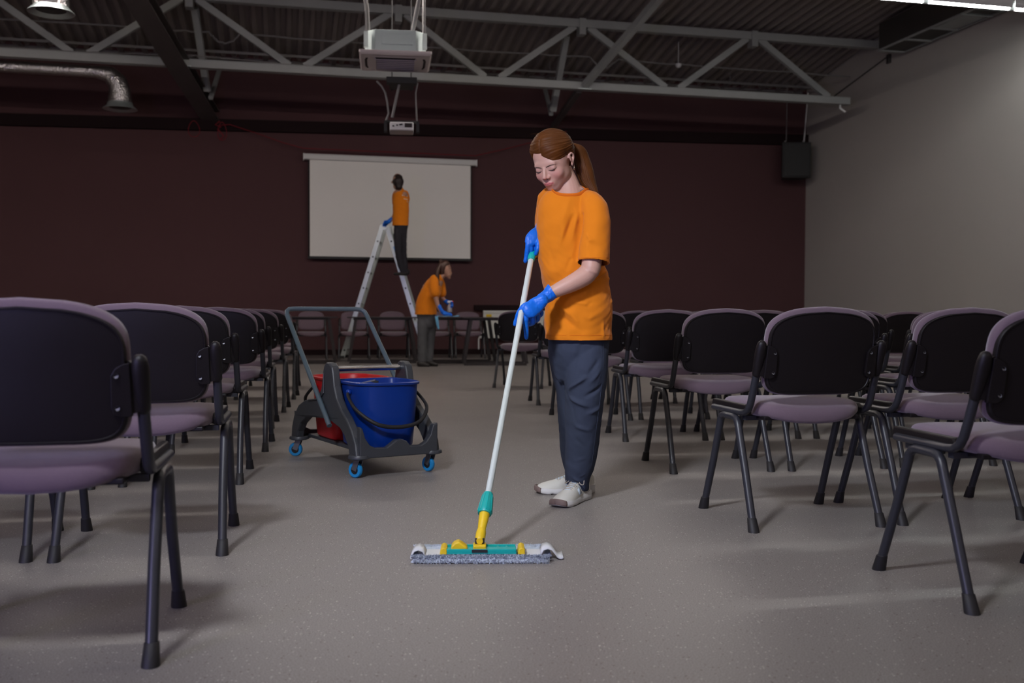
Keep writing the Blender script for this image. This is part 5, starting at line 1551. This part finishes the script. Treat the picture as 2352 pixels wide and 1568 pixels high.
# woman wiping the table, bending to the right
FS = 2286.67 / 15.35
fx, fy = (978 - 1176) / FS, 15.35
FO = (978, 841)
def wo_hair(root, L):
    g = MB(); g.limb([L((1016, 622, .0)), L((1017, 612, .0)), L((1022, 607, .0))], [.075, .088, .075], (0, 1, 0), [.07, .082, .07], 24, 4)
    g.limb([L((1013, 604, .0)), L((1012, 599, .0))], [.038, .028], seg=16)
    me = remesh(g, .006, 4); link_mesh(me, 'hair', 'hair_brown', root)
    b = MB(); b.limb([L((1012, 606, -.07)), L((1006, 622, -.09)), L((1005, 638, -.10)), L((1009, 655, -.10))], [.018, .034, .032, .008], seg=12, sub=5); b.build('ponytail', 'hair_brown', root)
f_root, fL, f_shirt = far_person(
    'woman in orange t-shirt bending over a dark table and wiping it', (fx, fy, 0), FS,
    [([(1022, 610, .0), (1025, 620, .0), (1029, 630, -.01)], [10.5, 11.5, 7.5], [10, 10.5, 7]),
     ([(1034.5, 624, -.01), (1036, 627, -.01)], [2.4, 2.0]), ([(1030, 635, -.01), (1031.5, 637, -.01)], [4.6, 3.4]),
     ([(1018, 630, .0), (1008, 640, .0)], [7, 8]),
     ([(1004, 648, .0), (992, 670, .0), (980, 700, .0), (978, 722, 0)], [13, 15, 16, 16], [14, 15, 14, 14]),
     ([(998, 646, -.13), (1000, 665, -.16), (1003, 685, -.17)], [6.6, 6.2, 5.6]), ([(1003, 685, -.17), (1008, 702, -.18), (1014, 714, -.18)], [5.4, 4.6, 3.8]),
     ([(1012, 648, .13), (1013, 668, .17), (1012, 682, .16)], [6.4, 6, 5.4]), ([(1012, 682, .16), (1022, 690, .10), (1030, 695, .05)], [5, 4.3, 3.6]),
     ([(970, 730, -.02), (968, 790, -.02), (968, 832, -.02)], [10, 8, 5]), ([(986, 730, .05), (984, 790, .05), (982, 832, .05)], [10, 8, 5])],
    [([(977, 730, 0), (978, 719, .0), (979, 700, .0), (985, 680, 0), (992, 664, .0), (998, 650, .0), (1006, 640, 0)], [25.5, 25, 24, 23, 22, 18, 12], [25, 24, 23, 23, 22, 20, 13]),
     ([(998, 642, -.09), (998, 655, -.13), (1001, 674, -.155)], [11, 11.5, 11.5]), ([(1008, 642, .09), (1011, 655, .13), (1013, 672, .15)], [10, 11, 10.5])],
    [([(978, 712, .01), (978, 726, .01), (979, 742, .01)], [21, 21, 19], [20, 20, 18]),
     ([(972, 740, -.03), (971, 770, -.04), (970, 800, -.04), (970, 828, -.03)], [13.5, 12, 11, 10.5]), ([(986, 740, .05), (987, 770, .06), (986, 800, .06), (984, 826, .05)], [13, 11.5, 10.5, 9.5])],
    [[([(1010, 703, -.18), (1015, 712, -.18), (1021, 718, -.17)], [5.2, 4.8, 4.8]), ([(1022, 718, -.17), (1030, 720.5, -.15), (1037, 721.5, -.14)], [4.6, 2.6, 1.8], [5.5, 5, 4]),
      ([(1022, 719, -.20), (1030, 721.5, -.20), (1037, 722, -.20)], [2, 1.8, 1.5]), ([(1023, 719, -.16), (1032, 721.5, -.16), (1039, 722, -.16)], [2, 1.8, 1.5]), ([(1023, 719, -.13), (1031, 721.5, -.12), (1038, 722, -.11)], [2, 1.8, 1.5]), ([(1020, 720, -.22), (1026, 722, -.24)], [1.9, 1.5])],
     [([(1021, 690, .11), (1028, 694, .06), (1035, 698, .03)], [4.6, 5.0, 4.4]), ([(1035, 696, .02), (1039, 694, -.02), (1036, 693, -.05)], [2.0, 1.8, 1.5]), ([(1036, 699, .01), (1040, 698, -.03), (1036, 698, -.05)], [2.0, 1.8, 1.5]), ([(1036, 702, .01), (1040, 702, -.03), (1036, 702, -.05)], [2.0, 1.8, 1.5]), ([(1034, 704, .02), (1038, 705, -.02), (1034, 705, -.04)], [1.9, 1.7, 1.4]), ([(1031, 694, .03), (1031, 690, -.01)], [2.0, 1.6])]],
    [[([(964, 835, -.05), (972, 836, -.07), (984, 838, -.10)], [6, 6, 4.6], [7, 7, 5])], [([(980, 834, .05), (990, 835, .03), (1002, 837, .0)], [6, 6, 4.6], [7, 7, 5])]],
    wo_hair, lambda P: P[:, 2] < (841 - 723) / FS, 'trousers_grey', FO)
# face features of the bending woman
fb = MB(); e = fL((1032.5, 616, -.055)); fb.bar(e, e + Vector((.018, .012, .002)), .004, .007); fb.build('eyelashes', 'lash', f_root)
fb = MB(); e = fL((1029, 611, -.068)); fb.bar(e, e + Vector((.028, .014, -.004)), .004, .007); fb.build('eyebrow', 'hair_brown', f_root)
f_bvh = BVHTree.FromPolygons([tuple(p) for p in coords(f_shirt.data)], [tuple(p.vertices) for p in f_shirt.data.polygons])
prints(f_bvh, f_root, [(973, 655, .008, .010), (971.5, 661, .008, .009), (970, 652, .006, .008)], fL, f_shirt)

# spray bottle held in the right glove
B0 = Vector((fx, fy, 0)) + fL((1032.5, 716, -.012))
sb = thing('spray_bottle', 'spray bottle with white and red trigger head held by the bending woman', 'bottle', B0)
k = 1 / FS
b = MB(); b.lathe([(0, 0), (.036, 0), (.039, .012), (.037, .085), (.022, .115), (.013, .125), (.013, .14)], seg=18); b.build('bottle_body', 'bottle', sb)
b = MB(); b.box((.004, -.0, .158), (.075, .03, .034)); b.build('spray_head', 'white', sb, smooth=False, bevel=.008)
b = MB(); b.box((.046, 0, .165), (.02, .02, .02)); b.build('nozzle', 'red', sb, smooth=False, bevel=.003)
b = MB(); b.limb([(.032, 0, .145), (.045, 0, .125), (.044, 0, .105)], [.007, .006, .005], seg=8); b.build('trigger', 'red', sb)
# cloth on the table edge
CO = Vector((fx, fy, 0)) + fL((1028, 726, -.15))
cl = thing('cleaning_cloth', 'pale blue cleaning cloth under the glove, drooping over the table edge', 'cloth', (CO.x, CO.y, .764))
b = MB(); nx, ny = 30, 12
for j in range(ny + 1):
    for i in range(nx + 1):
        u = i / nx; v = j / ny
        x = -.15 + .34 * u; y = -.12 + .24 * v; z = .006 + .008 * (1 + math.sin(u * 13 + v * 4)) * (1 - abs(2 * v - 1) * .5)
        b.v.append((x, y, z))
for j in range(ny):
    for i in range(nx):
        a = j * (nx + 1) + i; b.f.append((a, a + 1, a + nx + 2, a + nx + 1))
o = b.build('cloth_sheet', 'cloth_blue', cl, angle=180); sd = o.modifiers.new('s', 'SOLIDIFY'); sd.thickness = .004
b = MB(); g = []
for i in range(10):
    z = .012 - .022 * i if i else .012
    w_ = .030 - .001 * i; x0 = -.150 + .004 * i
    for q in range(4): g.append((x0 + w_ * (q / 3 * 2 - 1) * .7, -.19 - .012 * math.sin(q * 2 + i * .5) - .0 * i, z))
g[:4] = [(-.15 + .028 * (q / 3 * 2 - 1), -.12, .014) for q in range(4)]
b.add(g, [(r * 4 + q, r * 4 + q + 1, (r + 1) * 4 + q + 1, (r + 1) * 4 + q) for r in range(9) for q in range(3)])
o = b.build('hanging_corner', 'cloth_blue', cl, angle=180); sd = o.modifiers.new('s', 'SOLIDIFY'); sd.thickness = .004
